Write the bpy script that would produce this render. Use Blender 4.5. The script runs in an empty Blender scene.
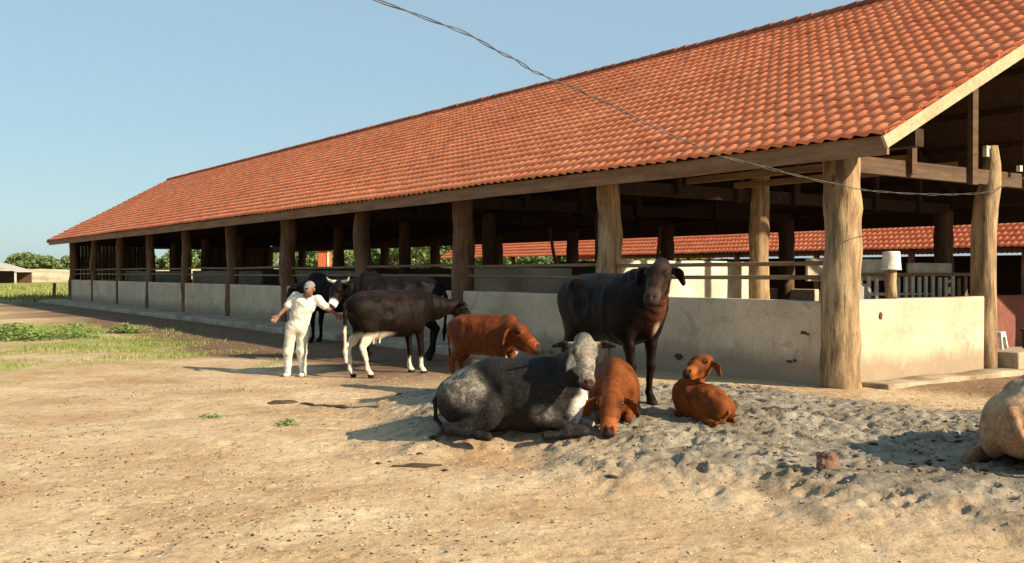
import bpy, math, random
import numpy as np
from mathutils import Vector, Matrix, noise as mnoise

R = math.radians
random.seed(7)
rng = np.random.default_rng(11)
scene = bpy.context.scene

# ------------------------------------------------------------------ camera, sky, sun, exposure
CAM_H, FPX, HOR = 1.7, 980.0, 272.0
cam_data = bpy.data.cameras.new('camera')
cam = bpy.data.objects.new('camera', cam_data)
scene.collection.objects.link(cam)
cam_data.sensor_width = 36.0
cam_data.lens = FPX / 1024.0 * 36.0
cam_data.clip_start = 0.1
cam_data.clip_end = 5000.0
cam.location = (0, 0, CAM_H)
cam.rotation_euler = (R(90) - math.atan((281.5 - HOR) / FPX), 0, 0)
scene.camera = cam

SUN_EL = R(27.0)
SUN_H = Vector((0.852, -0.523)).normalized()          # horizontal direction towards the sun
world = bpy.data.worlds.new('World')
scene.world = world
world.use_nodes = True
wn = world.node_tree.nodes
wl = world.node_tree.links
wn.clear()
sky = wn.new('ShaderNodeTexSky')
sky.sky_type = 'NISHITA'
sky.sun_disc = False
sky.sun_elevation = SUN_EL
sky.sun_rotation = math.atan2(SUN_H.x, SUN_H.y)
sky.altitude = 0
sky.air_density = 1.0
sky.dust_density = 0.7
sky.ozone_density = 1.0
bg = wn.new('ShaderNodeBackground')
bg.inputs['Strength'].default_value = 0.072
wo = wn.new('ShaderNodeOutputWorld')
tint = wn.new('ShaderNodeMix'); tint.data_type = 'RGBA'; tint.blend_type = 'MULTIPLY'
tint.inputs[0].default_value = 1.0; tint.inputs[7].default_value = (1.0, 1.12, 1.04, 1)
pale = wn.new('ShaderNodeMix'); pale.data_type = 'RGBA'          # thin even haze over the blue
pale.inputs[0].default_value = 0.70; pale.inputs[7].default_value = (2.9, 4.15, 5.1, 1)
wl.new(sky.outputs[0], tint.inputs[6]); wl.new(tint.outputs[2], pale.inputs[6]); wl.new(pale.outputs[2], bg.inputs[0])
wl.new(bg.outputs[0], wo.inputs[0])

sun_data = bpy.data.lights.new('sun', 'SUN')
sun_data.energy = 5.0
sun_data.angle = R(0.55)
sun_data.color = (1.0, 0.83, 0.60)
sun = bpy.data.objects.new('sun', sun_data)
scene.collection.objects.link(sun)
sdir = Vector((SUN_H.x * math.cos(SUN_EL), SUN_H.y * math.cos(SUN_EL), math.sin(SUN_EL)))
sun.rotation_euler = sdir.to_track_quat('Z', 'Y').to_euler()

scene.view_settings.view_transform = 'Standard'
scene.view_settings.look = 'None'
scene.view_settings.gamma = 1.0
scene.view_settings.use_curve_mapping = False
scene.view_settings.exposure = 0.95
scene.cycles.max_bounces = 6
scene.cycles.diffuse_bounces = 4
scene.cycles.use_denoising = True

# ------------------------------------------------------------------ object helpers
def link(o, parent=None):
    scene.collection.objects.link(o)
    if parent is not None:
        o.parent = parent
    return o

def tag(o, label=None, cat=None, group=None, kind=None):
    if label: o['label'] = label
    if cat: o['category'] = cat
    if group: o['group'] = group
    if kind: o['kind'] = kind
    return o

def empty(name, loc=(0, 0, 0), rz=0.0):
    o = bpy.data.objects.new(name, None)
    o.empty_display_size = 0.2
    link(o)
    o.location = loc
    o.rotation_euler = (0, 0, rz)
    return o

def np_mesh(name, V, F, mat=None, parent=None, smooth=False, attrs=None, mats=None, fmat=None):
    """V (n,3); F (m,3|4) array or list of tuples"""
    me = bpy.data.meshes.new(name)
    V = np.asarray(V, dtype=np.float32)
    if isinstance(F, np.ndarray):
        k = F.shape[1]
        me.vertices.add(len(V)); me.vertices.foreach_set('co', V.ravel())
        me.loops.add(F.size); me.loops.foreach_set('vertex_index', F.astype(np.int32).ravel())
        me.polygons.add(len(F))
        me.polygons.foreach_set('loop_start', np.arange(0, F.size, k, dtype=np.int32))
        me.polygons.foreach_set('loop_total', np.full(len(F), k, dtype=np.int32))
    else:
        me.from_pydata([tuple(v) for v in V.tolist()], [], F)
    if smooth:
        me.polygons.foreach_set('use_smooth', np.ones(len(me.polygons), dtype=bool))
    if attrs:
        for an, arr in attrs.items():
            arr = np.asarray(arr, dtype=np.float32)
            if arr.ndim == 1:
                a = me.attributes.new(an, 'FLOAT', 'POINT'); a.data.foreach_set('value', arr)
            else:
                if arr.shape[1] == 3:
                    arr = np.hstack([arr, np.ones((len(arr), 1), np.float32)])
                a = me.attributes.new(an, 'FLOAT_COLOR', 'POINT'); a.data.foreach_set('color', arr.ravel())
    if mats:
        for m in mats: me.materials.append(m)
    elif mat:
        me.materials.append(mat)
    if fmat is not None:
        me.polygons.foreach_set('material_index', np.asarray(fmat, dtype=np.int32))
    me.update(); me.validate()
    o = bpy.data.objects.new(name, me)
    return link(o, parent)

class MB:
    """collects boxes, tubes and prisms and links them as one mesh"""
    def __init__(s): s.v = []; s.f = []
    def add(s, V, F):
        n = len(s.v); s.v += [tuple(p) for p in V]; s.f += [tuple(i + n for i in f) for f in F]
    def box(s, x0, x1, y0, y1, z0, z1):
        s.add([(x0,y0,z0),(x1,y0,z0),(x1,y1,z0),(x0,y1,z0),(x0,y0,z1),(x1,y0,z1),(x1,y1,z1),(x0,y1,z1)],
              [(0,3,2,1),(4,5,6,7),(0,1,5,4),(1,2,6,5),(2,3,7,6),(3,0,4,7)])
    def beam(s, a, b, w, h, up=(0, 0, 1), j=0.0):
        a = Vector(a); b = Vector(b); d = (b - a).normalized(); up = Vector(up)
        sd = d.cross(up).normalized(); u = sd.cross(d).normalized()
        V = []
        for p in (a, b):
            for (i, k) in ((-1, -1), (1, -1), (1, 1), (-1, 1)):
                V.append(p + sd * (i * w / 2 + random.uniform(-j, j)) + u * (k * h / 2 + random.uniform(-j, j)))
        s.add(V, [(0,1,2,3),(7,6,5,4),(0,4,5,1),(1,5,6,2),(2,6,7,3),(3,7,4,0)])
    def tube(s, pts, rads, seg=10, jit=0.0, caps=True, flat=1.0):
        pts = [Vector(p) for p in pts]
        n = len(pts); base = len(s.v)
        ph = random.uniform(0, 9)
        for i, p in enumerate(pts):
            d = (pts[min(i + 1, n - 1)] - pts[max(i - 1, 0)]).normalized()
            ref = Vector((0, 0, 1)) if abs(d.z) < 0.9 else Vector((1, 0, 0))
            a = d.cross(ref).normalized(); b = a.cross(d)
            r = rads[i] if hasattr(rads, '__len__') else rads
            for k in range(seg):
                t = 2 * math.pi * k / seg
                q = mnoise.noise(Vector((math.cos(t) * 1.3 + ph, math.sin(t) * 1.3, i * 0.35 + ph)))
                rr = r * (1 + jit * q)
                s.v.append(tuple(p + a * math.cos(t) * rr + b * math.sin(t) * rr * flat))
        for i in range(n - 1):
            for k in range(seg):
                k2 = (k + 1) % seg
                s.f.append((base + i*seg + k, base + i*seg + k2, base + (i+1)*seg + k2, base + (i+1)*seg + k))
        if caps:
            s.f.append(tuple(base + k for k in range(seg))[::-1])
            s.f.append(tuple(base + (n-1)*seg + k for k in range(seg)))
    def build(s, name, mat, parent=None, smooth=False, bevel=0.0):
        me = bpy.data.meshes.new(name)
        me.from_pydata(s.v, [], s.f)
        if bevel > 0:
            import bmesh
            bm = bmesh.new(); bm.from_mesh(me)
            bmesh.ops.bevel(bm, geom=list(bm.edges), offset=bevel, segments=2, affect='EDGES', profile=0.6)
            bm.to_mesh(me); bm.free()
        if smooth:
            me.polygons.foreach_set('use_smooth', np.ones(len(me.polygons), dtype=bool))
        me.materials.append(mat); me.update()
        return link(bpy.data.objects.new(name, me), parent)

def log_path(a, b, n, bend=0.02):
    a = Vector(a); b = Vector(b); ph = random.uniform(0, 50)
    out = []
    for i in range(n):
        t = i / (n - 1); p = a.lerp(b, t)
        w = math.sin(math.pi * t)
        p = p + Vector((mnoise.noise(Vector((t*2.2+ph, 0, 0))), mnoise.noise(Vector((t*2.2+ph, 7, 0))), 0)) * bend * (0.3 + w)
        out.append(p)
    return out

def copy_tree(o, parent=None):
    c = o.copy(); scene.collection.objects.link(c); c.parent = parent
    for ch in [x for x in scene.collection.objects if x.parent == o]:
        copy_tree(ch, c)
    return c

# numpy value noise
def _hash(ix, iy, iz, s):
    h = (ix.astype(np.int64) * 374761393 + iy.astype(np.int64) * 668265263 + iz.astype(np.int64) * 2147483647 + s * 974711) & 0xffffffff
    h = (h ^ (h >> 13)) * 1274126177 & 0xffffffff
    h = (h ^ (h >> 16)) * 2246822519 & 0xffffffff
    return ((h ^ (h >> 15)) & 0xffffff).astype(np.float32) / float(0xffffff)

def vnoise(x, y, z=None, s=0):
    x = np.asarray(x, dtype=np.float32); y = np.asarray(y, dtype=np.float32)
    z = np.zeros_like(x) if z is None else np.asarray(z, dtype=np.float32)
    ix, iy, iz = np.floor(x), np.floor(y), np.floor(z)
    fx, fy, fz = x - ix, y - iy, z - iz
    fx = fx*fx*(3-2*fx); fy = fy*fy*(3-2*fy); fz = fz*fz*(3-2*fz)
    def H(a, b, c): return _hash(ix + a, iy + b, iz + c, s)
    c00 = H(0,0,0)*(1-fx)+H(1,0,0)*fx; c10 = H(0,1,0)*(1-fx)+H(1,1,0)*fx
    c01 = H(0,0,1)*(1-fx)+H(1,0,1)*fx; c11 = H(0,1,1)*(1-fx)+H(1,1,1)*fx
    return ((c00*(1-fy)+c10*fy)*(1-fz) + (c01*(1-fy)+c11*fy)*fz) * 2 - 1

def fbm(x, y, z=None, s=0, o=4, g=0.5):
    t = 0; a = 1; f = 1; n = 0
    for i in range(o):
        t = t + a * vnoise(np.asarray(x)*f, np.asarray(y)*f, None if z is None else np.asarray(z)*f, s + i*17)
        n += a; a *= g; f *= 2.03
    return t / n

def sstep(a, b, x):
    t = np.clip((x - a) / (b - a), 0, 1); return t*t*(3-2*t)

# ------------------------------------------------------------------ materials
def newmat(name):
    m = bpy.data.materials.new(name); m.use_nodes = True
    nt = m.node_tree; nt.nodes.clear()
    out = nt.nodes.new('ShaderNodeOutputMaterial'); b = nt.nodes.new('ShaderNodeBsdfPrincipled')
    nt.links.new(b.outputs[0], out.inputs[0])
    return m, nt, b

class NT:
    def __init__(s, nt): s.nt = nt
    def n(s, t, **kw):
        q = s.nt.nodes.new(t)
        for k, v in kw.items(): setattr(q, k, v)
        return q
    def l(s, a, b): s.nt.links.new(a, b)
    def coord(s, scale=(1, 1, 1), which='Object'):
        tc = s.n('ShaderNodeTexCoord'); mp = s.n('ShaderNodeMapping')
        mp.inputs['Scale'].default_value = scale; s.l(tc.outputs[which], mp.inputs[0]); return mp.outputs[0]
    def noise(s, vec, scale, detail=5, rough=0.55, dist=0.0):
        q = s.n('ShaderNodeTexNoise'); q.inputs['Scale'].default_value = scale; q.inputs['Detail'].default_value = detail
        q.inputs['Roughness'].default_value = rough; q.inputs['Distortion'].default_value = dist
        s.l(vec, q.inputs['Vector']); return q.outputs['Fac']
    def ramp(s, fac, stops):
        q = s.n('ShaderNodeValToRGB'); e = q.color_ramp.elements
        while len(e) < len(stops): e.new(0.5)
        for i, (p, c) in enumerate(stops):
            e[i].position = p; e[i].color = (c[0], c[1], c[2], 1) if hasattr(c, '__len__') else (c, c, c, 1)
        s.l(fac, q.inputs[0]); return q.outputs[0]
    def mix(s, fac, a, b, mode='MIX'):
        q = s.n('ShaderNodeMix', data_type='RGBA', blend_type=mode)
        for v, idx in ((fac, 0), (a, 6), (b, 7)):
            if hasattr(v, 'is_linked') or hasattr(v, 'links'): s.l(v, q.inputs[idx])
            elif idx == 0: q.inputs[0].default_value = v
            else: q.inputs[idx].default_value = (v[0], v[1], v[2], 1)
        return q.outputs[2]
    def bump(s, h, strength, dist, bsdf):
        q = s.n('ShaderNodeBump'); q.inputs['Strength'].default_value = strength; q.inputs['Distance'].default_value = dist
        s.l(h, q.inputs['Height']); s.l(q.outputs[0], bsdf.inputs['Normal'])

def mat_noise(name, c1, c2, scale=4, rough=0.85, stretch=(1,1,1), bump=0.3, bdist=0.01, c3=None, fine=None, spec=0.3):
    m, nt, b = newmat(name); T = NT(nt)
    v = T.coord(stretch)
    f = T.noise(v, scale, 6, 0.6)
    col = T.ramp(f, [(0.3, c1), (0.7, c2)])
    if c3 is not None:
        g = T.noise(v, scale * 0.37 + 0.1, 4, 0.6, 0.4)
        g = T.ramp(g, [(0.5, 0.0), (0.66, 1.0)])
        col = T.mix(g, col, c3)
    fn = T.noise(v, fine or scale * 6, 4, 0.6)
    col = T.mix(1.0, col, T.ramp(fn, [(0.25, 0.72), (0.75, 1.15)]), 'MULTIPLY')
    T.l(col, b.inputs['Base Color'])
    b.inputs['Roughness'].default_value = rough
    b.inputs['Specular IOR Level'].default_value = spec
    T.bump(fn, bump, bdist, b)
    return m

M = {}
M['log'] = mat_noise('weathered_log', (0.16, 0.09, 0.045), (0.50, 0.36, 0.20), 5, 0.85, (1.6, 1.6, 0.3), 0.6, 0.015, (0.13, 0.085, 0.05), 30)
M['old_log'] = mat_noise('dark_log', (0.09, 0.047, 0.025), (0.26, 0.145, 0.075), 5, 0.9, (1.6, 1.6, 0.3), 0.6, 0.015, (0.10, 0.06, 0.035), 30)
for _k in ('log', 'old_log'):
    _nt = M[_k].node_tree; _T = NT(_nt); _b = [q for q in _nt.nodes if q.type == 'BSDF_PRINCIPLED'][0]
    _src = _b.inputs['Base Color'].links[0].from_socket
    _kn = _T.ramp(_T.noise(_T.coord((1, 1, .55)), 4.5, 3, .5), [(.66, 0.0), (.72, .8)])
    _c = _T.mix(_kn, _src, (.07, .035, .018))
    _cr = _T.ramp(_T.noise(_T.coord((1, 1, .05)), 16, 3, .6), [(.60, 0.0), (.68, .7)])
    _c = _T.mix(_cr, _c, (.06, .032, .018)); _T.l(_c, _b.inputs['Base Color'])
M['deep_log'] = mat_noise('shade_dark_log', (0.05, 0.028, 0.016), (0.14, 0.08, 0.045), 5, 0.9, (1.6, 1.6, 0.16), 0.6, 0.015, None, 30)  # log wood darkened so its colour carries the dimness of the interior
M['beam'] = mat_noise('sawn_beam', (0.16, 0.10, 0.055), (0.30, 0.20, 0.11), 4, 0.85, (3, 0.4, 3), 0.35, 0.006, None, 26)
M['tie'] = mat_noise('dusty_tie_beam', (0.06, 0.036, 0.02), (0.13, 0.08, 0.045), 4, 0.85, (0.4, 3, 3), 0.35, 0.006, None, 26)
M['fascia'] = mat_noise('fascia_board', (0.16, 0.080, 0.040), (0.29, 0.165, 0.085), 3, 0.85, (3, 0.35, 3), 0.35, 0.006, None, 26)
M['dark_beam'] = mat_noise('shade_dark_beam', (0.022, 0.013, 0.009), (0.055, 0.032, 0.02), 4, 0.9, (2, 2, 2), 0.3, 0.006, None, 26)  # beam wood with the interior's shade put into its colour
M['barge'] = mat_noise('barge_board', (0.36, 0.27, 0.15), (0.54, 0.42, 0.26), 3, 0.8, (0.6, 2, 0.6), 0.3, 0.004, None, 22)
M['whitewash'] = mat_noise('old_whitewash', (0.46, 0.43, 0.34), (0.72, 0.68, 0.55), 2.0, 0.85, (1, 1, 1), 0.2, 0.004, (0.40, 0.36, 0.25), 18)
M['redwall'] = mat_noise('red_render', (0.15, 0.055, 0.04), (0.22, 0.085, 0.06), 1.5, 0.9)
M['concrete'] = mat_noise('dusty_concrete', (0.30, 0.24, 0.17), (0.46, 0.38, 0.27), 2.5, 0.9, (1, 1, 1), 0.3, 0.006, (0.22, 0.16, 0.10), 22)
M['galv'] = mat_noise('faded_metal', (0.26, 0.24, 0.21), (0.40, 0.37, 0.32), 3, 0.6)
M['white_plastic'] = mat_noise('dirty_white_plastic', (0.62, 0.60, 0.54), (0.78, 0.77, 0.72), 6, 0.5, (1, 1, 1), 0.05, 0.002, (0.45, 0.40, 0.30), 30)
M['cable'] = mat_noise('cable_sheath', (0.03, 0.03, 0.028), (0.12, 0.115, 0.10), 9, 0.6)
M['black_rubber'] = mat_noise('black_rubber', (0.015, 0.014, 0.014), (0.03, 0.028, 0.026), 9, 0.7)
M['dung'] = mat_noise('dry_dung', (0.05, 0.03, 0.019), (0.12, 0.075, 0.045), 14, 0.95, (1, 1, 1), 0.8, 0.02)
M['rock'] = mat_noise('brown_stone', (0.12, 0.065, 0.04), (0.22, 0.13, 0.09), 10, 0.9, (1, 1, 1), 0.6, 0.01)
M['cloth'] = mat_noise('white_cotton', (0.62, 0.60, 0.52), (0.74, 0.72, 0.63), 9, 0.95, (1, 1, 1), 0.25, 0.006, (0.55, 0.52, 0.42), 60, 0.1)
M['trouser'] = mat_noise('cream_cotton', (0.50, 0.49, 0.39), (0.64, 0.62, 0.51), 9, 0.95, (1, 1, 1), 0.3, 0.01, (0.42, 0.39, 0.29), 40, 0.1)
M['boot'] = mat_noise('white_rubber_boot', (0.60, 0.57, 0.48), (0.74, 0.71, 0.62), 9, 0.45)
M['cap'] = mat_noise('grey_cap', (0.15, 0.145, 0.13), (0.26, 0.25, 0.225), 14, 0.95)
M['horn'] = mat_noise('horn', (0.42, 0.36, 0.26), (0.62, 0.56, 0.44), 14, 0.5)
M['eye'], _nt, _b = newmat('dark_eye'); _b.inputs['Base Color'].default_value = (0.01, 0.007, 0.005, 1); _b.inputs['Roughness'].default_value = 0.12
M['leaf_far'] = mat_noise('hazy_far_leaf', (0.09, 0.13, 0.045), (0.21, 0.27, 0.10), 0.8, 0.8, (1, 1, 1), 0.0, 0.01)  # leaf green lightened to paint in the haze of distance
M['leaf_near'] = mat_noise('weed_leaf', (0.10, 0.19, 0.035), (0.22, 0.33, 0.08), 3, 0.6, (1, 1, 1), 0.0, 0.01)
M['grass'] = mat_noise('grass_blade', (0.12, 0.17, 0.035), (0.26, 0.29, 0.08), 1.6, 0.8, (1, 1, 1), 0.0, 0.01, (0.38, 0.33, 0.15))
M['bark'] = mat_noise('bark', (0.08, 0.055, 0.035), (0.16, 0.11, 0.07), 6, 0.9)

def mat_plaster():
    m, nt, b = newmat('stained_plaster'); T = NT(nt)
    v = T.coord()
    base = T.ramp(T.noise(v, 0.9, 6, 0.65), [(0.3, (0.42, 0.325, 0.22)), (0.7, (0.64, 0.51, 0.35))])
    blot = T.ramp(T.noise(v, 2.6, 7, 0.7, 0.6), [(0.56, 0.0), (0.70, 1.0)])
    base = T.mix(blot, base, (0.30, 0.265, 0.22))
    # splash-back dirt with a ragged edge at the foot, drips at the coping
    sx = T.n('ShaderNodeSeparateXYZ'); T.l(v, sx.inputs[0])
    nz = T.noise(T.coord((1.2, 1.2, 0.5)), 3.0, 6, 0.7)
    ad = T.n('ShaderNodeMath', operation='MULTIPLY_ADD'); T.l(nz, ad.inputs[0]); ad.inputs[1].default_value = -0.55; T.l(sx.outputs[2], ad.inputs[2])
    foot = T.ramp(ad.outputs[0], [(-0.05, 0.8), (0.28, 0.0)])
    base = T.mix(foot, base, (0.24, 0.175, 0.115))
    rub = T.ramp(T.noise(T.coord((.5, .5, 2.2)), 1.5, 7, 0.72), [(0.54, 0.0), (0.72, 0.55)])
    base = T.mix(rub, base, (0.27, 0.20, 0.14))
    st = T.ramp(T.noise(T.coord((3.0, 3.0, 0.35)), 2.2, 5, 0.6), [(0.56, 0.0), (0.78, 0.55)])
    base = T.mix(st, base, (0.26, 0.22, 0.17))
    fn = T.noise(v, 26, 4, 0.6)
    base = T.mix(1.0, base, T.ramp(fn, [(0.3, 0.85), (0.7, 1.08)]), 'MULTIPLY')
    T.l(base, b.inputs['Base Color']); b.inputs['Roughness'].default_value = 0.9
    T.bump(T.noise(v, 9, 7, 0.65), 0.35, 0.012, b)
    return m
M['plaster'] = mat_plaster()

def mat_tile():
    m, nt, b = newmat('clay_tile'); T = NT(nt)
    at = T.n('ShaderNodeAttribute', attribute_name='tone')
    v = T.coord()
    col = T.ramp(at.outputs['Fac'], [(0.0, (0.55, 0.135, 0.05)), (0.45, (0.77, 0.225, 0.095)), (0.8, (0.84, 0.29, 0.13)), (1.0, (0.85, 0.34, 0.17))])
    weather = T.ramp(T.noise(v, 0.35, 6, 0.65, 0.5), [(0.42, 0.0), (0.72, 0.5)])
    col = T.mix(weather, col, (0.66, 0.20, 0.095))
    grime = T.ramp(T.noise(v, 3.2, 6, 0.7, 0.4), [(0.60, 0.0), (0.80, 0.45)])
    col = T.mix(grime, col, (0.28, 0.10, 0.06))
    fn = T.noise(v, 30, 3, 0.6)
    col = T.mix(1.0, col, T.ramp(fn, [(0.3, 0.85), (0.7, 1.1)]), 'MULTIPLY')
    T.l(col, b.inputs['Base Color']); b.inputs['Roughness'].default_value = 0.8
    b.inputs['Specular IOR Level'].default_value = 0.25
    T.bump(fn, 0.2, 0.004, b)
    return m
M['tile'] = mat_tile()

def mat_coat(name='coat', speck=(0.66, 1.22)):
    m, nt, b = newmat(name); T = NT(nt)
    at = T.n('ShaderNodeAttribute', attribute_name='coat')
    v = T.coord()
    fn = T.noise(v, 45, 4, 0.7)
    mid = T.noise(v, 7, 6, 0.65)
    col = T.mix(1.0, at.outputs['Color'], T.ramp(fn, [(0.35, speck[0]), (0.65, speck[1])]), 'MULTIPLY')
    col = T.mix(1.0, col, T.ramp(mid, [(0.3, 0.62), (0.7, 1.30)]), 'MULTIPLY')
    T.l(col, b.inputs['Base Color'])
    b.inputs['Roughness'].default_value = 0.44
    b.inputs['Specular IOR Level'].default_value = 0.06
    b.inputs['Sheen Weight'].default_value = 0.0
    b.inputs['Sheen Roughness'].default_value = 0.4
    T.bump(T.noise(v, 28, 6, 0.7), 0.5, 0.02, b)
    return m
M['coat'] = mat_coat()
M['speckled'] = mat_coat('speckled_coat', (0.5, 1.5))
def mat_skin():
    m, nt, b = newmat('skin'); T = NT(nt)
    f = T.noise(T.coord(), 12, 4, 0.6)
    T.l(T.ramp(f, [(0.3, (0.15, 0.065, 0.036)), (0.7, (0.24, 0.11, 0.065))]), b.inputs['Base Color'])
    b.inputs['Roughness'].default_value = 0.5
    return m
M['skin'] = mat_skin()

# ------------------------------------------------------------------ ground
D2 = np.array([0.8098, 0.5867]); D1 = np.array([-0.5867, 0.8098])     # shed axes: u along the gable end, v along the long side
P0 = np.array([4.81, 14.36])
def uv(x, y):
    dx = np.asarray(x) - P0[0]; dy = np.asarray(y) - P0[1]
    return dx * D2[0] + dy * D2[1], dx * D1[0] + dy * D1[1]

def sand_mask(x, y):
    x = np.asarray(x, dtype=np.float32); y = np.asarray(y, dtype=np.float32)
    edge = fbm(x * 0.9, y * 0.9, s=3, o=4) * 0.9
    front = (y - (9.6 - 0.85 * (x + 1.1))) / 1.3 + edge          # the heap's front-left border runs diagonally
    a = sstep(-0.5, 0.7, front) * sstep(-1.9, -0.9, x + edge * 0.5)
    b = sstep(14.2, 12.6, y + edge * 0.7 + 1.9 * sstep(3.2, 5.0, x))
    return a * b * sstep(16, 11, x)

def ground_z(x, y):
    x = np.asarray(x, dtype=np.float32); y = np.asarray(y, dtype=np.float32)
    h = 0.17 * sand_mask(x, y)
    h = h + 0.12 * np.exp(-(((x - 1.6) / 1.8) ** 2 + ((y - 10.7) / 1.3) ** 2))
    near = sstep(70, 25, y) * sstep(40, 20, np.abs(x))
    h = h + near * 0.035 * fbm(x * 0.35, y * 0.35, s=40, o=3)
    return h

def ground_detail(x, y):
    m = sand_mask(x, y)
    near = sstep(30, 12, y)
    big = fbm(x * 2.1, y * 2.1, s=5, o=3)
    mid = fbm(x * 8.5, y * 8.5, s=6, o=3)
    rid = 1 - np.abs(fbm(x * 6.0, y * 6.0, s=8, o=3)) * 2
    pits = sstep(0.20, 0.6, fbm(x * 6.8, y * 6.8, s=21, o=2))
    clod = sstep(0.15, 0.5, fbm(x * 12.0, y * 12.0, s=31, o=2))
    den = 0.35 + 0.9 * sstep(-0.35, 0.35, fbm(x * 0.8, y * 0.8, s=44, o=3))
    rough = 0.040 * big + den * (0.024 * mid + 0.014 * rid - 0.034 * pits + 0.022 * clod)
    dirt = 0.010 * fbm(x * 2.5, y * 2.5, s=9, o=4) + 0.006 * fbm(x * 9, y * 9, s=10, o=2)
    pit2 = sstep(0.35, 0.6, fbm(x * 2.2, y * 2.2, s=33, o=3)) * sstep(-6, -1, x) * sstep(9.5, 7.5, y)
    tr = sstep(0.45, 0.7, fbm(x * 1.8, y * 1.8, s=12, o=2))
    return near * (m * rough * 0.85 + (1 - m * 0.8) * dirt - tr * 0.012 - 0.015 * pit2)

def gz(x, y): return float(ground_z(np.array([x]), np.array([y]))[0])

def at_px(px, py):
    """ground point seen at a picture position of the photograph (used to read distances off it)"""
    y = CAM_H * FPX / (py - HOR)
    for _ in range(30):
        x = (px - 512) / FPX * y
        y = (CAM_H - gz(x, y)) * FPX / (py - HOR)
    return (px - 512) / FPX * y, y

def axis(fine0, fine1, step, mid0, mid1, mstep, far):
    a = list(np.arange(mid0, fine0, mstep)) + list(np.arange(fine0, fine1, step)) + list(np.arange(fine1, mid1, mstep))
    out = [mid1]; s = mstep
    while out[-1] < far: s *= 1.22; out.append(out[-1] + s)
    lo = [mid0]; s = mstep
    while lo[-1] > -far: s *= 1.22; lo.append(lo[-1] - s)
    return np.array(sorted(set(lo[1:] + a + out)), dtype=np.float32)

xs = axis(-3.2, 6.4, 0.03, -12.0, 9.0, 0.07, 1500.0)
ys = axis(5.2, 13.2, 0.03, 3.0, 24.0, 0.07, 1500.0)
GX, GY = np.meshgrid(xs, ys)
gx, gy = GX.ravel(), GY.ravel()
gzv = ground_z(gx, gy) + ground_detail(gx, gy)
nx, ny = len(xs), len(ys)
# hoof prints trodden into the sand and, more faintly, the dirt
_g2 = gzv.reshape(ny, nx)
_r = np.random.default_rng(77)
for _ in range(2600):
    hx_, hy_ = _r.uniform(-6, 7.5), _r.uniform(5.4, 15.5)
    ms = float(sand_mask(np.array([hx_]), np.array([hy_]))[0])
    if ms < .4 and _r.uniform() < .72: continue
    dep = (.022 + .030 * _r.uniform()) * (ms * .9 + .1) + .006; rd = _r.uniform(.035, .06)
    i0, i1 = np.searchsorted(xs, [hx_ - .25, hx_ + .25]); j0, j1 = np.searchsorted(ys, [hy_ - .25, hy_ + .25])
    A = _r.uniform(0, 3.14); XX, YY = np.meshgrid(xs[i0:i1] - hx_, ys[j0:j1] - hy_)
    a_ = (XX * math.cos(A) + YY * math.sin(A)) / 1.3; b_ = -XX * math.sin(A) + YY * math.cos(A)
    rr2 = np.sqrt(a_ * a_ + b_ * b_) / rd
    _g2[j0:j1, i0:i1] += -dep * np.exp(-rr2 ** 4 * .8) + dep * .45 * np.exp(-((rr2 - 1.35) / .35) ** 2)
gzv = _g2.ravel()
idx = np.arange(nx * ny).reshape(ny, nx)
GF = np.stack([idx[:-1, :-1], idx[:-1, 1:], idx[1:, 1:], idx[1:, :-1]], -1).reshape(-1, 4)

def grass_mask(x, y):
    x = np.asarray(x, dtype=np.float32); y = np.asarray(y, dtype=np.float32)
    e = fbm(x * 0.75, y * 0.45, s=60, o=5, g=.65)
    def blob(cx, cy, rx, ry): return np.exp(-(((x - cx) / rx) ** 2 + ((y - cy) / ry) ** 2))
    g = 1.0 * blob(-14.8, 29.5, 4.6, 3.6) + 0.72 * blob(-8.6, 23.8, 2.6, 3.4) + 0.55 * blob(-7.0, 19.0, 1.8, 2.2) + 0.5 * blob(-4.6, 17.4, 1.0, 0.9) + 0.35*blob(-8.0, 15.2, 2.0, 0.8) + 0.42*blob(-10.5, 22.5, 6.5, 7.0)
    g = g + 1.2 * sstep(52, 60, y)
    return np.clip(sstep(0.25, 0.95, g + 1.05 * e), 0, 1) * np.where(y > 50, 1.0, sstep(-3.0, -4.5, x) * sstep(0.04, 0.16, g))
gm = grass_mask(gx, gy)
su, sv = uv(gx, gy)
mud_shade = sstep(-5.9, -4.4, su + fbm(gx * .5, gy * .5, s=77, o=3) * 1.2) * sstep(2.0, 6.5, sv) * sstep(60, 52, sv)      # trodden muddy strip beside the shed, widened and darkened to paint in shade
gable_shade = sstep(-3.4, -2.2, -np.abs(sv + 1.75) * 2.2 - 0.0) * sstep(0.2, 1.2, su) * sstep(6.4, 5.2, su)  # shadow band painted into the ground colour in front of the gable end
GV = np.stack([gx, gy, gzv], -1)

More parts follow.
